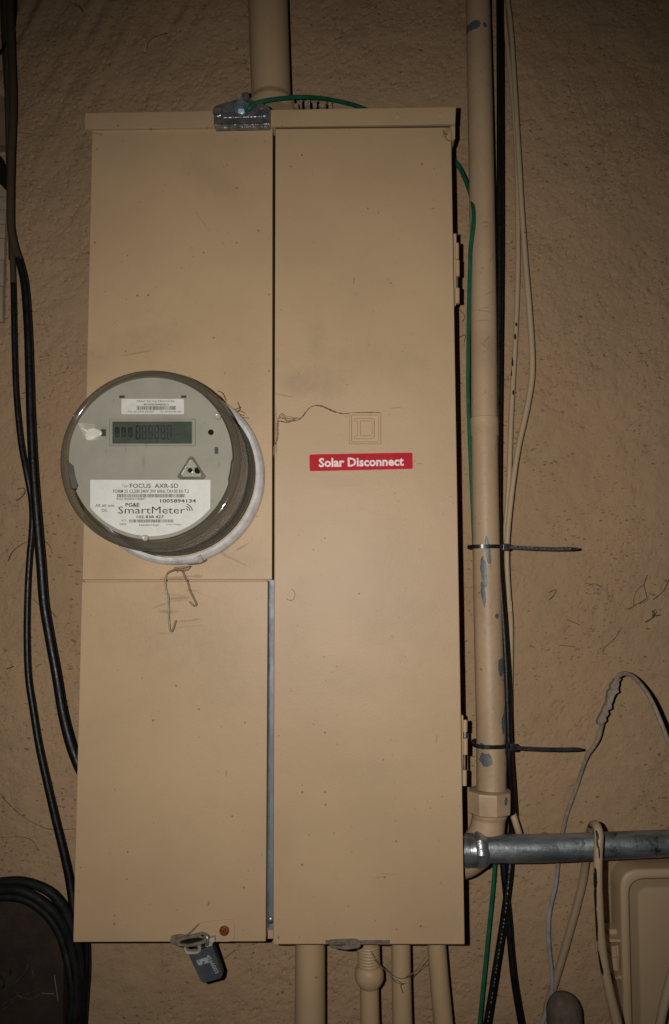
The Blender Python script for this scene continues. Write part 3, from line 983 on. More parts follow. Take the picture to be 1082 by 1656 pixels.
# module label
b = MB()
b.plate([(196.5, 645), (297.5, 645), (297.5, 669.8), (196.5, 669.8)], HFA - .0005, HFA + .0003)
ht = HFA + .0006
b.text('Silver Spring Networks', (221, 647, 282, 650.8), ht, 1, .01)
b.text('001350020046B2BC3', (232.5, 652.5, 272.6, 655.5), ht, 1, .03)
b.barcode((221, 656.6, 284.5, 663), ht, 2, 3)
b.text('FCC ID: OWS-NIC507', (207, 664.4, 249, 667.3), ht, 1, .015)
b.text('IC: 5975A-NIC507', (259.7, 664.4, 294, 667.3), ht, 1, .015)
b.build('module_label', [M['label2'], M['ink_mid'], M['ink_mid']], face, flatnormals=True)
# display
b = MB()
b.frame(rect(176.5, 677, 316, 721, 2, 3), rect(181.5, 681.5, 310, 717, .8, 3), HFA - .002, HFA + .0022, bev=.0008)
b.build('display_bezel', M['face'], face)
b = MB()
hl = HFA + .0005
b.plate(rect(181.5, 681.5, 310, 717), HFA - .001, hl)


def seg7(b, x0, y0, x1, y1, t_, h, m):
    g = .35
    ym = (y0 + y1) / 2
    P = [rect(x0 + t_, y0, x1 - t_, y0 + t_), rect(x0 + t_, ym - t_ / 2, x1 - t_, ym + t_ / 2), rect(x0 + t_, y1 - t_, x1 - t_, y1),
         rect(x0, y0 + g, x0 + t_, ym - g), rect(x1 - t_, y0 + g, x1, ym - g), rect(x0, ym + g, x0 + t_, y1 - g), rect(x1 - t_, ym + g, x1, y1 - g)]
    for q_ in P:
        b.flatpoly(q_, h, m)


for k in range(6):
    x0 = 219.3 + k * 10.1
    seg7(b, x0, 687.5, x0 + 7.8, 711, 2.3, hl + .0003, 1)
for x0 in (185.6, 196.2, 206.7):
    seg7(b, x0, 690.5, x0 + 7.8, 707, 2.2, hl + .0003, 1)
    b.flatpoly(rect(x0 + 1, 691, x0 + 7, 706.5), hl + .0002, 2)
b.flatpoly(rect(240, 713.2, 247, 714.8), hl + .0003, 1)
b.flatpoly(rect(250, 713.2, 257, 714.8), hl + .0003, 1)
b.text('Alternate', (282.5, 694.5, 296, 697.5), hl + .0003, 2)
b.text('kWh', (283, 701, 294, 704), hl + .0003, 1)
b.text('test', (290, 708.5, 296, 711), hl + .0003, 2)
b.text('888888', (199, 709.5, 212, 711.5), hl + .0003, 2)
b.build('display', [M['lcd'], M['lcdseg'], M['lcdseg2']], face, flatnormals=True)
# lever under its clear window
b = MB()
b.plate(roundpoly([(126, 684), (172, 687), (172, 712), (138, 711)], 2, 2), HFA - .001, HFA + .0004, m=0)
b.plate(rect(163.5, 694, 171, 705), HFA - .001, HFA + .0012, m=1)
b.build('lever_recess', [M['body'], M['pcb']], face)
b = MB()
b.plate(roundpoly([(139, 694), (152, 691), (165, 697), (164, 703), (156, 707), (148, 712), (139, 712), (136, 705)], 3, 3), HFA, HFA + .003, .0015)
b.tube([(133, 692, HFA + .0035, 4), (141, 698, HFA + .004, 4.5), (148, 704, HFA + .0035, 3.5)], n=10, sub=4)
b.build('lever', M['knob'], face)
# sensor disc
b = MB()
b.frame(circ(340, 699, 19, 32), circ(340, 699, 17.2, 32), HFA - .001, HFA + .0005)
b.build('sensor_ring', M['face'], face)
MB().plate(circ(341, 699, 4.6, 20), HFA - .001, HFA + .0006).build('sensor', M['void'], face)
# optical port: rounded triangle
tri_o = roundpoly([(309, 734), (333, 771), (328, 775), (291, 775), (286, 771)], [9, 4, 5, 5, 4], 5)
tri_i = roundpoly([(309, 740), (327, 768), (324, 771), (295, 771), (292, 768)], [7, 3, 4, 4, 3], 5)
b = MB()
b.frame(tri_o, tri_i, HFA - .002, HFA + .0028, bev=.0009)
b.plate(tri_i, HFA - .001, HFA + .0006, m=1)
b.lathe(Wp(308, 761, HFA), AX, [(0, .0036), (.0022, .0034), (.0024, .0026), (.001, .0022)], 16, 1)
b.lathe(Wp(308, 761, HFA), AX, [(.0, .0022), (.0012, .0022)], 14, 2)
b.lathe(Wp(320, 761, HFA), AX, [(0, .0034), (.0016, .0032)], 16, 2)
for (gx_, gy_, gr_) in ((303, 757, .0011), (326, 767, .0012), (316, 757, .0009)):  # small metal beads added to stand for glints in the port
    b.lathe(Wp(gx_, gy_, HFA + .001), AX, [(0, gr_), (.001, gr_ * .8), (.0014, gr_ * .3)], 10, 3)
b.build('optical_port', [M['port'], M['portin'], M['void'], M['galv']], face)
# nameplate label, its lower edge following the round face
b = MB()
lp = [(146, 776), (340.5, 776)]
rr = 126.5
for k in range(0, 41):
    a0 = math.asin((822 - fy) / rr)
    a1 = math.pi - math.asin((810 - fy) / rr)
    a = a0 + (a1 - a0) * k / 40
    x, y = fx + rr * math.cos(a), fy + rr * math.sin(a)
    lp.append((min(max(x, 146), 340), y))
b.plate(lp, HFA - .0005, HFA + .0003)
b.text('Type', (197, 783, 208, 789.5), ht, 2)
b.text('FOCUS  AXR-SD', (210, 782, 288.5, 789.2), ht, 1, .012)
b.text('FORM 2S CL200 240V 3W 60Hz TA=30 Kh 7.2', (183, 791.6, 305.5, 797), ht, 1, .012)
b.barcode((189.5, 798.8, 299, 804.4), ht, 3, 11)
b.text('*NXL1005894134080*', (187.5, 805.2, 234.6, 808.6), ht, 3, .01)
b.text('1005894134', (259, 807, 317, 813), ht, 1, .022)
b.text('PG&E', (203, 813.3, 225.5, 819.6), ht, 1, .028)
b.text('SmartMeter', (191, 819, 299.5, 830.6), ht, 1, 0)
b.text('AR 60 min.', (154, 815, 186, 819.8), ht, 3, .01)
b.text('DS', (164.5, 823, 173, 828), ht, 3, .01)
b.text('102 838 427', (221, 833.5, 265, 838.2), ht, 1, .025)
b.barcode((209, 840, 280.5, 845), ht, 3, 5)
b.text('-4C0', (195.5, 840, 204, 843), ht, 2, .01)
b.text('0804', (193.5, 846, 204, 849), ht, 2, .01)
b.text('Landis+Gyr', (225, 847, 258, 851.6), ht, 3, .016)
b.text('INTERT FORMAN', (269, 847, 293.5, 849.6), ht, 2, .01)
for k, r_ in enumerate((4, 7.5, 11)):
    pts = []
    for s_, rad in ((1, r_ + .8), (-1, r_ - .8)):
        for j in range(7):
            a = R(-80 + j * 13) if s_ > 0 else R(-80 + (6 - j) * 13)
            pts.append((300 + rad * math.cos(a), 826.5 + rad * math.sin(a)))
    b.flatpoly(pts, ht, 3)
b.build('nameplate', [M['label'], M['ink'], M['ink_soft'], M['ink_mid']], face, flatnormals=True)
for (x, y) in ((124, 675), (352.5, 674), (235.5, 870)):
    MB().lathe(Wp(x, y, HF - .004), AX, [(0, .0032), (.002, .0032), (.003, .0024), (.0026, .0012)], 16).build('pin', M['ringpin'], meter)

# ================================================================== bonding bracket on the cap and green wire
br = Wp(391, 206, HCAP)
bracket = thing('grounding_bracket', (br.x, -HCAP, br.z), 'dull zinc bonding bracket clamped over top edge of tan panel', 'bracket')
b = MB()
out = [(345, 177), (347, 171), (372, 163), (384, 160), (405, 161), (420, 165), (434, 172), (437.5, 176), (437.5, 200), (346, 202)]
b.plate(roundpoly(out, 1.5, 2), HCAP + .0005, HCAP + .0055, .0008)
b.plate(roundpoly([(346, 197.5), (366, 197.5), (370, 194), (412, 193.5), (416, 197.5), (437, 197), (437, 201), (347, 203)], 1, 2), HCAP + .001, HCAP + .0075, .0012)
b.plate([(347, 203), (437, 202), (436, 206), (348, 207.5)], .1, HCAP + .003)
b.plate(roundpoly([(391, 150), (402, 149), (403, 163), (391, 163)], 1, 2), .05, HCAP - .02)
b.tube([(361, 190.5, HCAP + .0055, 1.6), (420, 188.5, HCAP + .0055, 1.6)], n=6, sub=1)
b.build('plate', M['bracket'], bracket)
for (x, y, r_) in ((352.5, 182, .0058), (426, 182, .0058)):
    MB().lathe(Wp(x, y, HCAP + .0055), AX, [(0, r_), (.0012, r_), (.0018, r_ * .85), (.0012, r_ * .5)], 20).build('screw', M['bracket'], bracket)
b = MB()
b.lathe(Wp(390, 173, HCAP + .0055), AX, [(0, .0088), (.001, .0088), (.0014, .008)], 24)
b.lathe(Wp(390, 172, HCAP + .0065), AX, [(0, .0066), (.0045, .0066), (.0055, .0056)], 6, ph=.3)
b.lathe(Wp(390, 172, HCAP + .0120), AX, [(0, .0030), (.0008, .0026)], 14)
b.build('hex_bolt', M['bolt'], bracket, 25)
for (x, y) in ((381, 165), (399, 165.5), (400, 181), (402, 187)):
    big = y > 175
    MB().lathe(Wp(x, y, HCAP + .0055), AX, [(0, .0016), (.0005 if not big else .002, .0015), (.0006, .001)], 10).build('stud' if big else 'hole', M['nut'] if big else M['void'], bracket)

hg_ = HCAP + .008
green = MB()
green.tube([(399, 181, hg_ - .001, 6.60), (402, 176, hg_ + .003, 7.04), (412, 168, hg_ + .003, 7.04), (430, 162.5, hg_, 7.04), (460, 158.5, hg_ - .01, 7.04), (490, 157, hg_ - .02, 7.04), (520, 159, hg_ - .035, 7.04), (548, 164, .07, 7.04), (575, 171, .05, 7.04),
            (610, 185, .03, 7.04), (660, 205, .02, 7.04), (705, 232, .018, 7.04), (738, 264, .022, 7.04), (752, 290, .03, 7.04), (762, 318, .045, 7.04), (766, 342, .062, 7.04), (765, 370, .066, 7.04), (761, 400, .064, 7.04), (760, 430, .06, 6.69),
            (758, 500, .055, 6.51), (757, 580, .055, 6.34), (757, 640, .055, 6.16), (759, 700, .055, 6.16), (762, 780, .055, 5.81), (765, 850, .056, 5.81), (767, 895, .05, 5.63), (769, 925, .022, 5.46), (771, 960, .010, 5.46), (774, 1000, .006, 5.63),
            (785, 1150, .006, 6.16), (796, 1300, .012, 6.16), (800, 1370, .02, 6.16), (800, 1400, .02, 6.16), (796, 1450, .018, 6.51), (791, 1500, .017, 6.51), (785, 1560, .017, 6.69), (779, 1620, .018, 6.69), (774, 1680, .02, 6.69), (770, 1740, .02, 6.69), (770, 2300, .02, 6.69)], n=10, sub=6)
green = green.build('grounding_wire', M['green'])
tag(green, 'green insulated grounding wire running from top bracket down beside the panel', 'wire')

# ================================================================== conduits
sc_ = Wp(435, 172, .055)
service = thing('service_conduit', sc_, 'wide tan painted pipe rising out of the panel top to the frame edge', 'conduit')
hp = .055
b = MB().tube([(431, -800, hp, 69), (431, -120, hp, 69), (433, 0, hp, 68.5), (438.5, 158, hp, 66.5)], n=40, sub=2)
b.build('pipe', M['tan'], service)
b = MB()
c3 = Wp(440, 185, hp)
k_ = S(hp)
b.lathe(c3, (0, 0, 1), [(0, 40 * k_), (14 * k_, 40 * k_), (19 * k_, 39 * k_), (26 * k_, 34.5 * k_), (28 * k_, 34 * k_)], 40)
b.build('hub', M['tan'], service)
b = MB()
for (x, y, wd, tall_) in ((475, 168, 8, 4), (484, 163, 5, 9), (492, 165, 10, 5), (505, 164, 7, 8), (515, 168, 13, 4)):
    b.plate(roundpoly([(x, y), (x + wd * .6, y - 1.5), (x + wd, y + 1), (x + wd * .9, y + tall_), (x + .5, y + tall_ + 1)], 1.2, 2), .045, .06 + random.uniform(0, .008), .0008)
for (x, y) in ((486, 155), (498, 160), (511, 161), (524, 162), (533, 166)):
    b.tube([(x, y, .07, 1.7), (x + 1, 174, .07, 1.5)], n=5, sub=1)
b.build('hub_debris', M['chips_dirt'], service)['kind'] = 'stuff'

rc_ = Wp(790, 1310, .06)
tall = thing('tall_conduit', rc_, 'tall tan painted conduit with chipped paint between panel door and black cable', 'conduit')
b = MB()
b.tube([(772, -800, .040, 41), (772, -120, .040, 41), (773, 0, .041, 41), (776, 150, .044, 42), (779, 300, .047, 42), (782, 500, .050, 42.5), (783, 680, .054, 42.5)], n=28, sub=4)
b.tube([(783, 675, .0545, 42.5), (785, 800, .057, 43), (789, 1000, .060, 45), (794, 1170, .062, 47), (795, 1282, .064, 47)], n=28, sub=4)
tp = b.build('pipe', M['tan_pipe'], tall)
b = MB()
c3 = Wp(784, 706, .0545)
top = Wp(783, 677, .054)
ax = (top - c3)
L = ax.length
k_ = S(.054)
b.lathe(c3, ax, [(0, 21.8 * k_), (.0006, 22.6 * k_), (L * .62, 22.9 * k_), (L * .7, 22.3 * k_), (L * .75, 22.9 * k_), (L, 22.9 * k_), (L + .0006, 22 * k_)], 32)
b.build('coupling', M['tan_pipe'], tall)
b = MB()
c3 = Wp(792, 1314, .064)
k_ = S(.064)
b.lathe(c3, (0, 0, 1), [(0, 32 * k_), (2 * k_, 34.5 * k_), (30 * k_, 35.5 * k_), (34 * k_, 34 * k_), (37 * k_, 26 * k_)], 8, ph=.15)
b.build('compression_nut', M['tan_pipe'], tall, 30)
b = MB()
b.lathe(Wp(792, 1321, .064), (0, 0, 1), [(0, 27 * k_), (8 * k_, 28 * k_)], 32)
b.tube([(791, 1316, .064, 53), (790, 1326, .064, 52), (787, 1344, .064, 54), (778, 1364, .063, 56), (762, 1382, .062, 56), (742, 1392, .06, 56), (700, 1398, .055, 54)], n=28, sub=5)
b.build('elbow', M['tan_pipe'], tall)

# grey conduit running to the right
gp = Wp(752, 1374, .075)
grey = thing('grey_conduit', gp, 'bare grey galvanized conduit running level out of the panel side', 'conduit')
hh = .078
b = MB().tube([(775, 1372, hh, 43), (860, 1372, hh, 42.5), (950, 1369, hh, 41.5), (1020, 1366, hh, 40.5), (1082, 1363.5, hh, 40), (1300, 1356, hh, 39)], n=32, sub=3)
b.build('pipe', M['conduit'], grey)
a0 = Wp(748, 1375.5, hh)
a1 = Wp(790, 1374.5, hh)
ax = a1 - a0
L = ax.length
k_ = S(hh)
b = MB()
b.lathe(a0, ax, [(-.02, 26 * k_), (L * .2, 26 * k_), (L * .22, 24.5 * k_), (L * .24, 25.5 * k_), (L * .46, 26 * k_), (L * .48, 25 * k_)], 32)
b.build('connector', M['nut'], grey)
b = MB()
b.lathe(a0, ax, [(L * .46, 24 * k_), (L * .5, 27 * k_), (L * .62, 29.5 * k_), (L * .78, 29 * k_), (L * .9, 26 * k_), (L * .97, 22 * k_)], 8, ph=.39 + .36)
b.build('compression_nut', M['nut'], grey, 30)

# conduits under the panel
G = 'painted conduits under the panel'


def downpipe(label, pts, h, extra=None):
    p0 = Wp(pts[-1][0], pts[-1][1], h)
    t_ = thing('conduit', p0, label, 'conduit', G)
    MB().tube([(x, y, h, wd) for x, y, wd in pts], n=28, sub=2).build('pipe', M['tan'], t_)
    return t_


downpipe('widest tan conduit below the panel door, nearest the hanging lock', [(502, 1505, 46), (501.5, 1600, 47), (501, 1760, 48), (501, 2300, 48)], .05)
d2 = downpipe('tan conduit with a bulging coupling right under the door latch', [(597, 1585, 29), (598.5, 1656, 29.5), (601, 1760, 30), (601, 2300, 30)], .055)
b = MB()
c3 = Wp(598, 1596, .055)
k_ = S(.055)
pf = [(0, 15 * k_), (5 * k_, 18.5 * k_), (12 * k_, 22.3 * k_), (20 * k_, 22.5 * k_), (27 * k_, 21 * k_), (30.5 * k_, 18.4 * k_), (31 * k_, 17.2 * k_)]
for k in range(8):
    pf += [((32 + k * 4.4) * k_, 17 * k_), ((34 + k * 4.4) * k_, 17.8 * k_)]
pf += [(70 * k_, 17.5 * k_), (84 * k_, 19 * k_)]
b.lathe(c3, (-.03, 0, 1), pf, 32)
b.build('coupling', M['tan'], d2)
downpipe('plain straight tan conduit just past the bulging coupling', [(648, 1505, 29.5), (649.5, 1600, 30), (652, 1760, 31), (652, 2300, 31)], .055)
downpipe('slanting tan conduit under the hinge corner of the panel door', [(704, 1500, 29), (711, 1590, 29.5), (722, 1700, 30), (730, 1760, 30), (730, 2300, 30)], .05)
b = MB()
for pts in ([(605, 1552), (622, 1568), (640, 1580), (652, 1582), (664, 1578), (676, 1564), (688, 1548)], [(628, 1575), (640, 1588), (652, 1592)], [(650, 1590), (648, 1596), (652, 1606)], [(600, 1538), (612, 1558), (628, 1572)], [(655, 1581), (672, 1570), (690, 1556)], [(640, 1584), (650, 1590), (656, 1590)]):
    b.tube([(x, y, .075, 1.0) for x, y in pts], n=4, sub=5, jit=.4)
o = b.build('cobweb', M['web'])
tag(o, 'dusty cobweb strand sagging between the conduits below the panel', 'cobweb')

# ================================================================== cables beside the tall conduit
b = MB().tube([(807, -800, .05, 11), (807, -120, .05, 11), (808, 60, .05, 11), (808.5, 250, .05, 11), (808, 450, .05, 11.5), (806, 620, .052, 11.5), (805, 740, .055, 10.5), (805, 840, .06, 9.5), (806, 895, .062, 9.5), (810, 950, .062, 9.5), (815, 1020, .06, 10),
               (819, 1090, .06, 10.5), (822, 1180, .06, 11), (824, 1240, .058, 11.5), (828, 1290, .045, 11), (828, 1330, .03, 10.5), (827, 1370, .025, 10.5), (824, 1410, .03, 11), (818, 1460, .032, 11.2), (811, 1510, .03, 11.3), (803, 1560, .03, 11.4), (796, 1605, .03, 11.6), (787, 1660, .03, 12), (775, 1740, .03, 12), (775, 2300, .03, 12)], n=12, sub=6)
pr_ = b.build('black_cable', M['black'])
tag(pr_, 'thick black cable with white printed dashes hanging beside the tall conduit', 'cable')
# printed dashes
q_ = catmull([(824.5, 1396, .0362, 1), (819.5, 1460, .0382, 1), (812, 1510, .0362, 1), (804, 1560, .0362, 1), (797, 1605, .0362, 1), (788, 1660, .0362, 1)], 16)
b = MB()
for i in range(0, len(q_) - 1, 2):
    a, c = q_[i], q_[i + 1]
    if i % 8 == 6:
        continue
    b.tube([(a[0], a[1], a[2], 1.5), (a[0] + (c[0] - a[0]) * .7, a[1] + (c[1] - a[1]) * .7, a[2], 1.5)], n=5, sub=1)
b.build('print', M['wire_grey'], pr_)
b = MB().tube([(806, 820, .045, 9), (809, 900, .048, 9), (816, 1000, .045, 9), (822, 1100, .04, 10), (824, 1200, .04, 10), (831, 1290, .03, 9), (833, 1320, .022, 8), (826, 1350, .018, 10), (815, 1390, .018, 11.5), (818, 1440, .018, 11.2), (823, 1490, .017, 11), (826, 1530, .016, 11), (831, 1580, .016, 11.2), (838, 1625, .016, 11.5), (846, 1670, .016, 11.8), (858, 1740, .016, 12), (858, 2300, .016, 12)], n=12, sub=6)
o = b.build('black_cable', M['black'])
tag(o, 'plain black cable splaying out below the grey conduit, crossing behind the printed one', 'cable')

GP = 'tan painted cables on the wall'
b = MB().tube([(812, -800, .012, 8), (812, -120, .012, 8), (820, -10, .012, 8), (826, 40, .012, 8), (832, 130, .012, 8.5), (836, 200, .013, 8.5), (840, 270, .014, 9), (844, 340, .014, 9), (850, 425, .014, 9.5), (856, 500, .014, 10), (860, 560, .014, 10), (860.5, 605, .014, 10), (856, 640, .014, 10), (848, 680, .015, 10), (839, 720, .016, 9.5), (831, 770, .02, 9), (824, 830, .024, 8.8), (820, 880, .026, 8.8), (820, 920, .024, 8.6), (823, 970, .02, 8.6), (826, 1010, .016, 8.6), (826, 1060, .014, 8.6), (825, 1130, .014, 8), (823, 1220, .014, 8), (822, 1290, .02, 9), (830, 1318, .035, 10.5), (840, 1350, .035, 10.5), (846, 1375, .004, 10.5), (848, 1390, -.008, 10)], n=12, sub=6)
b.plate(roundpoly([(818, 968), (828, 970), (829, 990), (819, 990)], 2, 2), 0, .022, .001)
o = b.build('tan_cable', M['tan_cable'])
tag(o, 'tan painted cable bowing outward on the wall past the black cable', 'cable')
b = MB().tube([(806, -800, .006, 7), (806, -120, .006, 7), (815, 10, .006, 7), (822, 90, .006, 7.5), (829, 160, .006, 8), (835, 240, .006, 8), (837, 320, .006, 8.5), (837.5, 430, .006, 8.5), (834, 540, .006, 8.5), (830, 610, .006, 8.5), (826, 690, .008, 8.5), (823, 780, .008, 8.5), (818, 850, .009, 8.5), (814, 910, .008, 8.5), (810, 1000, .006, 8.5), (806, 1100, .006, 8), (803, 1250, .006, 8), (818, 1390, -.004, 8)], n=12, sub=6)
o = b.build('tan_cable', M['tan_cable'])
tag(o, 'tan painted cable with chipped black spots running straight between black cable and bowed cable', 'cable')


# zip ties
def ziptie(label, band, head, tail, h, cx_, cy_, rb):
    p0 = Wp(head[0], head[1], h)
    zt = thing('cable_tie', p0, label, 'cable tie', 'black cable ties on the tall conduit')
    b = MB()
    c = Wp(cx_, cy_, h)
    c = Vector((c.x, -(h - .021), c.z))
    hc = h
    pts = []
    n = 40
    k = S(hc)
    rx = rb * k
    ry = .0198
    vs, fs = [], []
    hw_ = 3.1 * k
    for i in range(n):
        a = 2 * math.pi * i / n
        ca, sa = math.cos(a), math.sin(a)
        e = .8
        X_ = math.copysign(abs(ca) ** e, ca)
        Y_ = math.copysign(abs(sa) ** e, sa)
        for (dz, dr) in ((-hw_, 0), (hw_, 0), (hw_, .0012), (-hw_, .0012)):
            vs.append(Vector((c.x + X_ * (rx + dr), c.y - Y_ * (ry + dr), c.z + dz)))
    for i in range(n):
        j = (i + 1) % n
        for q in range(4):
            r_ = (q + 1) % 4
            fs.append((i * 4 + q, j * 4 + q, j * 4 + r_, i * 4 + r_))
    b.add(vs, fs)
    b.build('band', M['black_tie'], zt)
    x, y = head
    MB().plate(rect(x - 5, y - 5.5, x + 5, y + 5.5, 1.5, 2), h - .006, h + .004, .0008).build('head', M['black_tie'], zt)
    (x1, y1) = tail
    b = MB()
    st_ = 26
    top_, bot_ = [], []
    for i in range(st_ + 1):
        u = i / st_
        wd = 3.0 if u < .88 else 3.0 - (u - .88) / .12 * 1.1
        yy = y + (y1 - y) * u + 1.4 * math.sin(math.pi * u)
        top_.append((x + 4 + (x1 - x - 4) * u, yy - wd))
        bot_.append((x + 4 + (x1 - x - 4) * u, yy + wd))
    b.plate(top_ + bot_[::-1], h - .0016, h)
    for i in range(46):
        u = .03 + i / 46 * .92
        xx = x + 6 + (x1 - x - 10) * u
        yy = y + (y1 - y) * u + 1.4 * math.sin(math.pi * u)
        b.plate(rect(xx - .45, yy - 1.9, xx + .55, yy + 1.9), h - .0004, h + .0005)
    b.build('tail', M['tie_tail'], zt)


ziptie('black cable tie with long tail, the one near mid height of the conduit', None, (818.5, 884.5), (935, 887.5), .081, 788.5, 883.5, 25.5)
ziptie('black cable tie with long tail, the one just above the nut', None, (830.5, 1209.5), (941, 1211.5), .086, 797, 1208.5, 27.5)

# ================================================================== loose cables on the right
b = MB()
b.tube([(880, 1745, .004, 12), (884, 1640, .004, 12), (897, 1590, .004, 12), (912, 1540, .004, 12), (926, 1490, .004, 12.5), (938, 1445, .005, 12.5), (945, 1410, .008, 12.5), (949, 1380, .02, 12), (953, 1352, .05, 12), (956, 1340, .075, 13), (961, 1334, .098, 14), (966, 1338, .112, 14), (968.5, 1352, .119, 14.5), (967.5, 1380, .122, 14), (967, 1420, .122, 13.5), (969, 1470, .118, 13.5), (972, 1520, .112, 14), (978, 1565, .108, 14.5), (987, 1610, .104, 15), (999, 1660, .1, 16), (1016, 1740, .095, 16), (1016, 2300, .095, 16)], n=14, sub=7, jit=.015)
o = b.build('looped_cable', M['cable_beige'])
o.data.materials.append(M['strap'])
for p_ in o.data.polygons:
    if -(p_.center.y + o.location.y) < .06:
        p_.material_index = 1
tag(o, 'cracked tan cable looped over the grey conduit and hanging down in front', 'cable')
b = MB()
b.tube([(1140, 1330, .12, 7), (1110, 1260, .12, 7), (1082, 1202, .118, 7.2), (1068, 1166, .115, 7.2), (1052, 1130, .105, 7), (1034, 1104, .085, 7), (1020, 1092, .068, 7), (1009, 1089, .058, 7), (1000, 1094, .05, 7.4), (994, 1106, .044, 7.2), (985, 1130, .04, 7), (976, 1160, .036, 7), (969, 1190, .032, 6.8), (961, 1206, .028, 6.6), (950, 1222, .02, 6.4), (942, 1243, .012, 6.2), (935, 1265, .005, 6.2), (926, 1290, .005, 6.4), (918, 1312, .005, 6.4), (911, 1340, .006, 6.6), (905, 1375, .010, 6.6), (902, 1400, .012, 6.6), (899, 1428, .012, 6.6), (893, 1455, .010, 6.8), (888, 1480, .009, 6.8), (887, 1510, .009, 6.8), (889, 1545, .009, 6.8), (893, 1580, .009, 6.8), (892, 1605, .009, 6.8), (886, 1630, .009, 7), (874, 1665, .009, 7), (850, 1740, .009, 7), (850, 2300, .009, 7)], n=10, sub=7, jit=.03)
o = b.build('thin_cable', M['peel'])
for p_ in o.data.polygons:
    zc = (p_.center.z + o.location.z)
    if zc < Wp(541, 1400, .01).z:
        p_.material_index = 1
o.data.materials.append(M['wire_grey'])
tag(o, 'thin bent cable arching up the wall with flaking paint, grey lower down', 'cable')
# ragged peeled paint round its upper arm
random.seed(11)
b = MB()
L_, R_ = [], []
for i in range(15):
    u = i / 14
    xx = 999 - 28 * u + 6 * u * (1 - u)
    yy = 1098 + 74 * u
    wd = 4.5 + random.uniform(-1.6, 2.6) + (2.5 if .1 < u < .5 else 0)
    L_.append((xx - wd + random.uniform(-1, .6), yy))
    R_.append((xx + wd * .8 + random.uniform(-.5, 2.4), yy + random.uniform(-2, 2)))
b.plate(L_ + R_[::-1], .040, .048, .0008)
fl_o = b.build('flaked_paint', M['peel'], o)

# wall box bottom right
bx = Wp(1060, 1656, 0)
ubox = thing('utility_box', (bx.x, 0, bx.z - .1), 'tan plastic utility box with rounded raised rim, below the grey conduit', 'utility box')
HBX = .034


def boxoutline(x0, y0, x0b, x1, y1, r):
    return roundpoly([(x0, y0), (x1, y0 - 4), (x1 + 10, y1), (x0b, y1)], [r, r, 4, 4], 7)


o_out = boxoutline(1002, 1406, 1018, 1290, 2050, 34)
o_in = boxoutline(1018.5, 1423.5, 1034, 1268, 2030, 26)
o_lid = boxoutline(1029, 1434, 1044, 1256, 2018, 20)
b = MB()
b.frame(o_out, o_in, .0, HBX, bev=.003)
b.build('rim', M['box'], ubox, 60)
b = MB()
A_ = [Wp(x, y, HBX) for x, y in offset(o_in, -1.5)]
B_ = [Wp(x, y, HBX - .010) for x, y in o_lid]
n_ = len(A_)
rings_ = [[Vector((p.x, -(HBX - .0035), p.z)) for p in A_], B_, [Vector((p.x, -(HBX - .0105), p.z)) for p in [Wp(x, y, HBX - .010) for x, y in offset(o_lid, 4)]]]
b.add([p for r_ in rings_ for p in r_], [(k * n_ + i, k * n_ + (i + 1) % n_, (k + 1) * n_ + (i + 1) % n_, (k + 1) * n_ + i) for k in range(2) for i in range(n_)] + [tuple(range(2 * n_, 3 * n_))])
b.build('lid', M['box'], ubox, 60)
b = MB()
b.plate([(984, 1503), (1003, 1503), (1003, 1519), (985, 1519)], 0, .018)
b.plate([(985, 1519), (1004, 1519), (1004, 1523.5), (985, 1523.5)], 0, .032)
b.plate([(988, 1529), (1001, 1529), (1002, 1582), (996, 1584), (990, 1565)], 0, .022)
b.plate([(989, 1530), (996, 1530), (997, 1548), (990, 1548)], .0, .028)
b.plate([(990, 1549), (999, 1549), (1000, 1570), (992, 1570)], .0, .031, .001)
b.plate([(998, 1578), (1006, 1578), (1006, 1583), (998, 1583)], 0, .034)
b.build('latch', M['box'], ubox)
b = MB().tube([(1120, 1480, .075, 16), (1098, 1545, .072, 16), (1082, 1595, .07, 15), (1073, 1630, .07, 14), (1066, 1665, .07, 14), (1050, 1740, .07, 14), (1050, 2300, .07, 14)], n=12, sub=5, jit=.02)
o = b.build('stray_cable', M['tan_cable'])
tag(o, 'short run of dusty tan cable crossing the utility box face at frame corner', 'cable')
# rounded iron stub
kb = Wp(916, 1700, .02)
k_ = S(.05)
b = MB()
prof = [(0, 27.5 * k_)] + [(70 * k_ + 30 * k_ * math.sin(R(a)), 27.5 * k_ * math.cos(R(a))) for a in range(0, 91, 9)]
prof[-1] = (100 * k_, .0003)
b.lathe(Wp(916, 1713, .03), (-.02, 0, 1), prof, 32)
o = b.build('pipe_stub', M['knobdark'])
tag(o, 'dark rounded iron stub standing against wall below the thin grey wire', 'pipe stub')

# ================================================================== hanging lock
lk = Wp(333, 1560, .1)
lock = thing('padlock', lk, 'small blue black seal lock with white print hanging from lower cover hasp', 'padlock')
HL = .100
b = MB()
body = roundpoly([(304, 1543), (344, 1530), (360, 1577), (357, 1583), (330, 1590.5), (325, 1588)], [3, 3, 3, 3, 4, 4], 3)
b.plate(body, HL - .011, HL, .0012)
hl = HL + .0003
b.plate([(321.5, 1552), (335, 1547.5), (338, 1556.5), (324.5, 1560.5)], HL - .0005, hl, m=1)
b.plate([(317, 1553), (320, 1552), (322, 1556), (326, 1559.5), (325.5, 1561.5), (321, 1561)], HL - .0005, hl, m=1)
b.text('4566003', (327.2, 1555.8, 360.2, 1562.2), hl + .0002, 1, bold=.02, rot=62)
b.flatpoly([(327, 1555.4), (331, 1554.2), (331.6, 1556), (329.4, 1556.8), (330.2, 1559), (328.4, 1559.6)], hl + .0003, 2)
b.build('body', [M['lock'], M['lock_print'], M['lock']], lock, flatnormals=False)
b = MB()
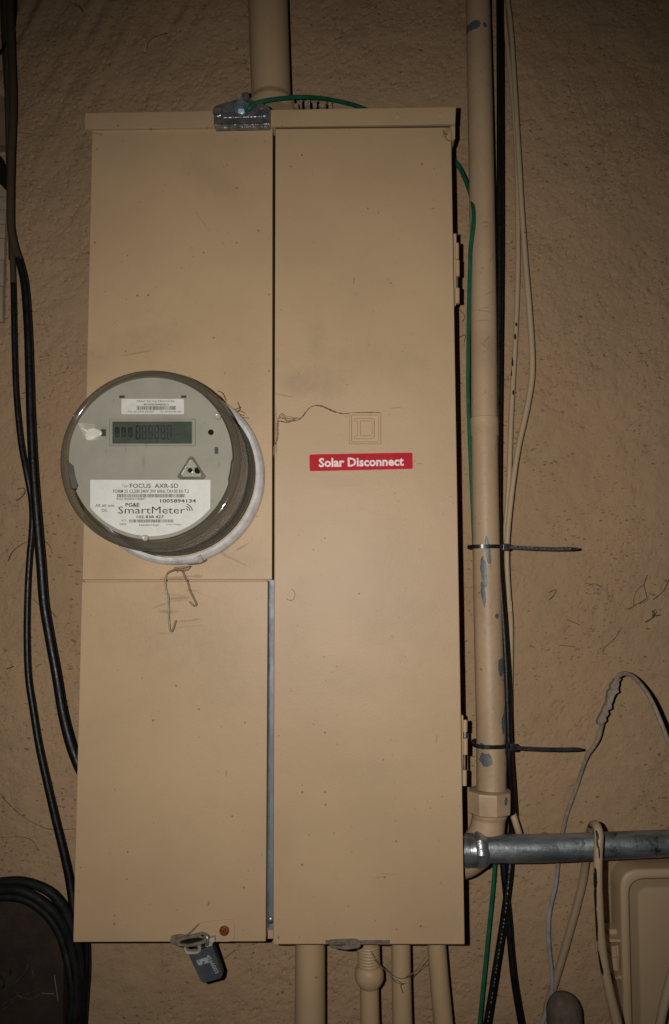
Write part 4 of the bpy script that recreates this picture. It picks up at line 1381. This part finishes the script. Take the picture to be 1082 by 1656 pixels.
b.frame(roundpoly([(296, 1529), (324, 1527), (325, 1541), (318, 1545), (300, 1545)], [2, 3, 5, 5, 6], 4), roundpoly([(300, 1533), (319, 1531.5), (320, 1538), (316, 1540), (302, 1540)], [1, 1, 2, 2, 2], 4), HL + .002, HL + .009, bev=.0015)
b.build('shackle', M['shackle'], lock)

# ================================================================== left edge
GL = 'black cables hanging beside the panel'


def two_tone(name, pts, split, label, n=12):
    b = MB().tube(pts, n=n, sub=7)
    o = b.build(name, M['black'])
    o.data.materials.append(M['brown_cable'])
    zs = Wp(20, split, .02).z
    for p_ in o.data.polygons:
        if p_.center.z + o.location.z > zs:
            p_.material_index = 1
    tag(o, label, 'cable')
    return o


two_tone('black_cable', [(14, -800, .03, 13), (14, -120, .03, 13), (16, 0, .03, 13), (19, 90, .03, 13), (21, 170, .03, 13), (18, 260, .03, 13), (17, 330, .03, 13), (18, 370, .03, 12.5), (25, 403, .03, 12.5), (32, 425, .03, 13), (40, 462, .03, 13.5), (45, 530, .03, 13.5), (47.5, 600, .03, 14), (50, 680, .03, 14.5), (54, 760, .03, 15), (60, 840, .03, 15.5), (66, 910, .03, 15.5), (71, 975, .03, 15.5), (80, 1030, .03, 15.5), (91, 1090, .03, 15.5), (101, 1150, .03, 16), (112, 1195, .03, 17), (124, 1230, .03, 17), (140, 1262, .03, 17), (165, 1300, .03, 17)], 424,
         'thicker black cable near the wall edge, tan overspray above, vanishing behind the lower cover')
two_tone('black_cable', [(2, -800, .018, 10), (2, -120, .018, 10), (8, 0, .018, 10), (12, 120, .018, 10), (14, 240, .018, 10), (17, 350, .018, 9.5), (20.5, 430, .018, 9), (22, 480, .018, 9.5), (23.5, 560, .018, 9.5), (26.5, 640, .018, 9.5), (34, 715, .018, 10), (43, 765, .018, 10), (51, 810, .014, 10), (52, 850, .013, 10), (47.5, 905, .016, 10), (44.5, 960, .018, 10), (43.5, 1030, .018, 10.5), (46, 1095, .018, 11), (54, 1150, .018, 11.5), (63, 1205, .018, 12), (76, 1265, .018, 12.5), (90, 1325, .018, 13), (103, 1378, .018, 13.5), (113, 1425, .018, 14), (121, 1480, .02, 15), (131, 1540, .02, 16), (134, 1600, .02, 16), (132, 1660, .02, 16), (128, 1740, .02, 16), (128, 2300, .02, 16)], 455,
         'thinner black cable crossing behind the thicker one and reaching the coiled hose')
b = MB().tube([(26, -800, .012, 7), (26, -120, .012, 7), (22, 40, .012, 7), (10, 70, .02, 5), (-4, 88, .03, 4), (-30, 110, .03, 4)], n=8, sub=6)
tag(b.build('thin_wire', M['black']), 'thin dark wire bending away at the top corner of the wall', 'wire')
b = MB().tube([(4, -800, .008, 14), (4, -120, .008, 14), (6, 0, .008, 14), (10, 110, .008, 12), (14, 190, .008, 9), (15, 270, .008, 8), (17, 420, .006, 7)], n=8, sub=6)
tag(b.build('brown_cable', M['brown_cable']), 'dusty brown cable tucked behind the two black cables at wall edge', 'cable')
# siding at the edge
sd = Wp(-20, 540, 0)
siding = thing('lap_siding', (sd.x, 0, sd.z), 'pale weathered siding boards at wall edge beside the cables', 'siding')
for i, (ya, yb) in enumerate([(305, 318), (319, 339), (340, 362), (363, 385), (386, 420), (421, 462), (463, 520)]):
    x1 = 12 - i * 1.2
    MB().plate([(-160, ya - 6), (x1, ya), (x1 - .7, yb), (-160, yb - 6)], 0, .007 + .0015 * (i % 2), .0008).build('board', M['siding'], siding)
o = MB().plate([(-120, 150), (6, 155), (12, 234), (-120, 240)], .0, .016, .001).build('brown_board', simple('brown_trim', (.20, .13, .08), .7))
tag(o, 'short brown trim board at wall edge above the black strap', 'board')
o = MB().plate([(-40, 210), (0, 252), (14, 285), (14, 312), (0, 297), (-40, 255)], .010, .02, .001).build('black_strap', M['void'])
tag(o, 'slanting black strap between brown trim board and pale siding', 'strap')

# hose coil and board
GH = 'black hose coils low beside the panel'
coils = [
    ([(-160, 1520, .05, 15), (-90, 1462, .05, 15), (-30, 1434, .05, 15), (20, 1425, .05, 15), (55, 1430, .05, 15), (85, 1446, .05, 15), (106, 1474, .048, 15), (119, 1510, .045, 15), (127, 1550, .04, 15), (129, 1600, .04, 15), (127, 1650, .04, 15), (122, 1740, .04, 15), (122, 2300, .04, 15)], 'black hose forming the outermost arc of the low coil'),
    ([(-160, 1545, .062, 14), (-90, 1480, .062, 14), (-30, 1448, .062, 14), (15, 1438, .062, 14), (48, 1446, .062, 14), (78, 1466, .06, 14), (99, 1492, .056, 14), (112, 1522, .05, 14), (121, 1560, .05, 14), (124, 1600, .05, 14), (121, 1650, .05, 14), (112, 1740, .05, 14), (112, 2300, .05, 14)], 'black hose forming the middle arc of the low coil'),
    ([(-160, 1560, .045, 13), (-90, 1490, .045, 13), (-30, 1456, .045, 13), (10, 1450, .045, 13), (42, 1456, .045, 13), (72, 1476, .045, 13), (94, 1506, .045, 13), (106, 1540, .045, 13), (114, 1580, .05, 13), (117, 1620, .05, 13), (112, 1660, .05, 13), (100, 1740, .05, 13), (100, 2300, .05, 13)], 'black hose forming the innermost arc of the low coil'),
]
for pts, lb in coils:
    tag(MB().tube(pts, n=12, sub=6).build('hose', M['hose_black']), lb, 'hose', GH)
b = MB().tube([(139, 1500, .025, 11), (141, 1560, .025, 11), (138, 1610, .025, 11), (135, 1660, .025, 11), (131, 1740, .025, 11), (131, 2300, .025, 11)], n=12, sub=5)
tag(b.build('black_cable', M['black']), 'black cable dropping from behind the lower cover corner beside the hoses', 'cable')
o = MB().plate([(-200, 1462), (40, 1452), (80, 1490), (103, 1520), (100, 1800), (-200, 1800)], .0, .02, .001).build('brown_board', M['brownboard'])
tag(o, 'dark brown board leaning on wall inside the black hose coil', 'board')
random.seed(5)
for pts, wd, lb in [([(88, 1577), (91, 1598), (94, 1618)], 1.7, 'upright pale straw on the dark brown board'), ([(67, 1606), (78, 1607), (88, 1607)], 1.6, 'level pale straw on the dark brown board')]:
    tag(MB().tube([(x, y, .023, wd) for x, y in pts], n=6, sub=4).build('straw', M['leafdry']), lb, 'straw')
b = MB()
for pts in ([(0, 1605), (22, 1592), (38, 1575), (46, 1560)], [(5, 1625), (28, 1612), (45, 1608), (64, 1600)], [(24, 1600), (28, 1608), (36, 1614)], [(52, 1568), (54, 1580), (50, 1590)], [(0, 1636), (20, 1622), (30, 1604)], [(34, 1612), (52, 1616), (68, 1604)]):
    b.tube([(x, y, .023 + random.uniform(0, .006), 1.4) for x, y in pts], n=5, sub=4, jit=.2)
tag(b.build('dry_twig', M['leafdark']), 'tangle of thin dry twigs in front of the dark brown board', 'twigs')
for (x, y, s_, r_, lb) in ((3, 1588, 11, 80, 'curled dead leaf at frame corner in front of the brown board'), (16, 1572, 6, 95, 'small upright dead leaf beside the twigs')):
    b = MB()
    vs, fs = [], []
    n = 9
    for i in range(n):
        u = i / (n - 1)
        wdt = math.sin(math.pi * min(1, u * .95 + .04)) * s_ * .34
        lx = (u - .5) * 2 * s_
        for j, sgn in enumerate((-1, 0, 1)):
            c_, n_ = math.cos(R(r_)), math.sin(R(r_))
            ax_, ay_ = lx, sgn * wdt
            vs.append(Wp(x + ax_ * c_ - ay_ * n_, y + ax_ * n_ + ay_ * c_, .026 + .004 * abs(sgn) + .006 * math.sin(u * 3)))
    for i in range(n - 1):
        for j in range(2):
            fs.append((i * 3 + j, i * 3 + j + 1, (i + 1) * 3 + j + 1, (i + 1) * 3 + j))
    b.add(vs, fs)
    tag(b.build('dead_leaf', M['leafdark']), lb, 'leaf')
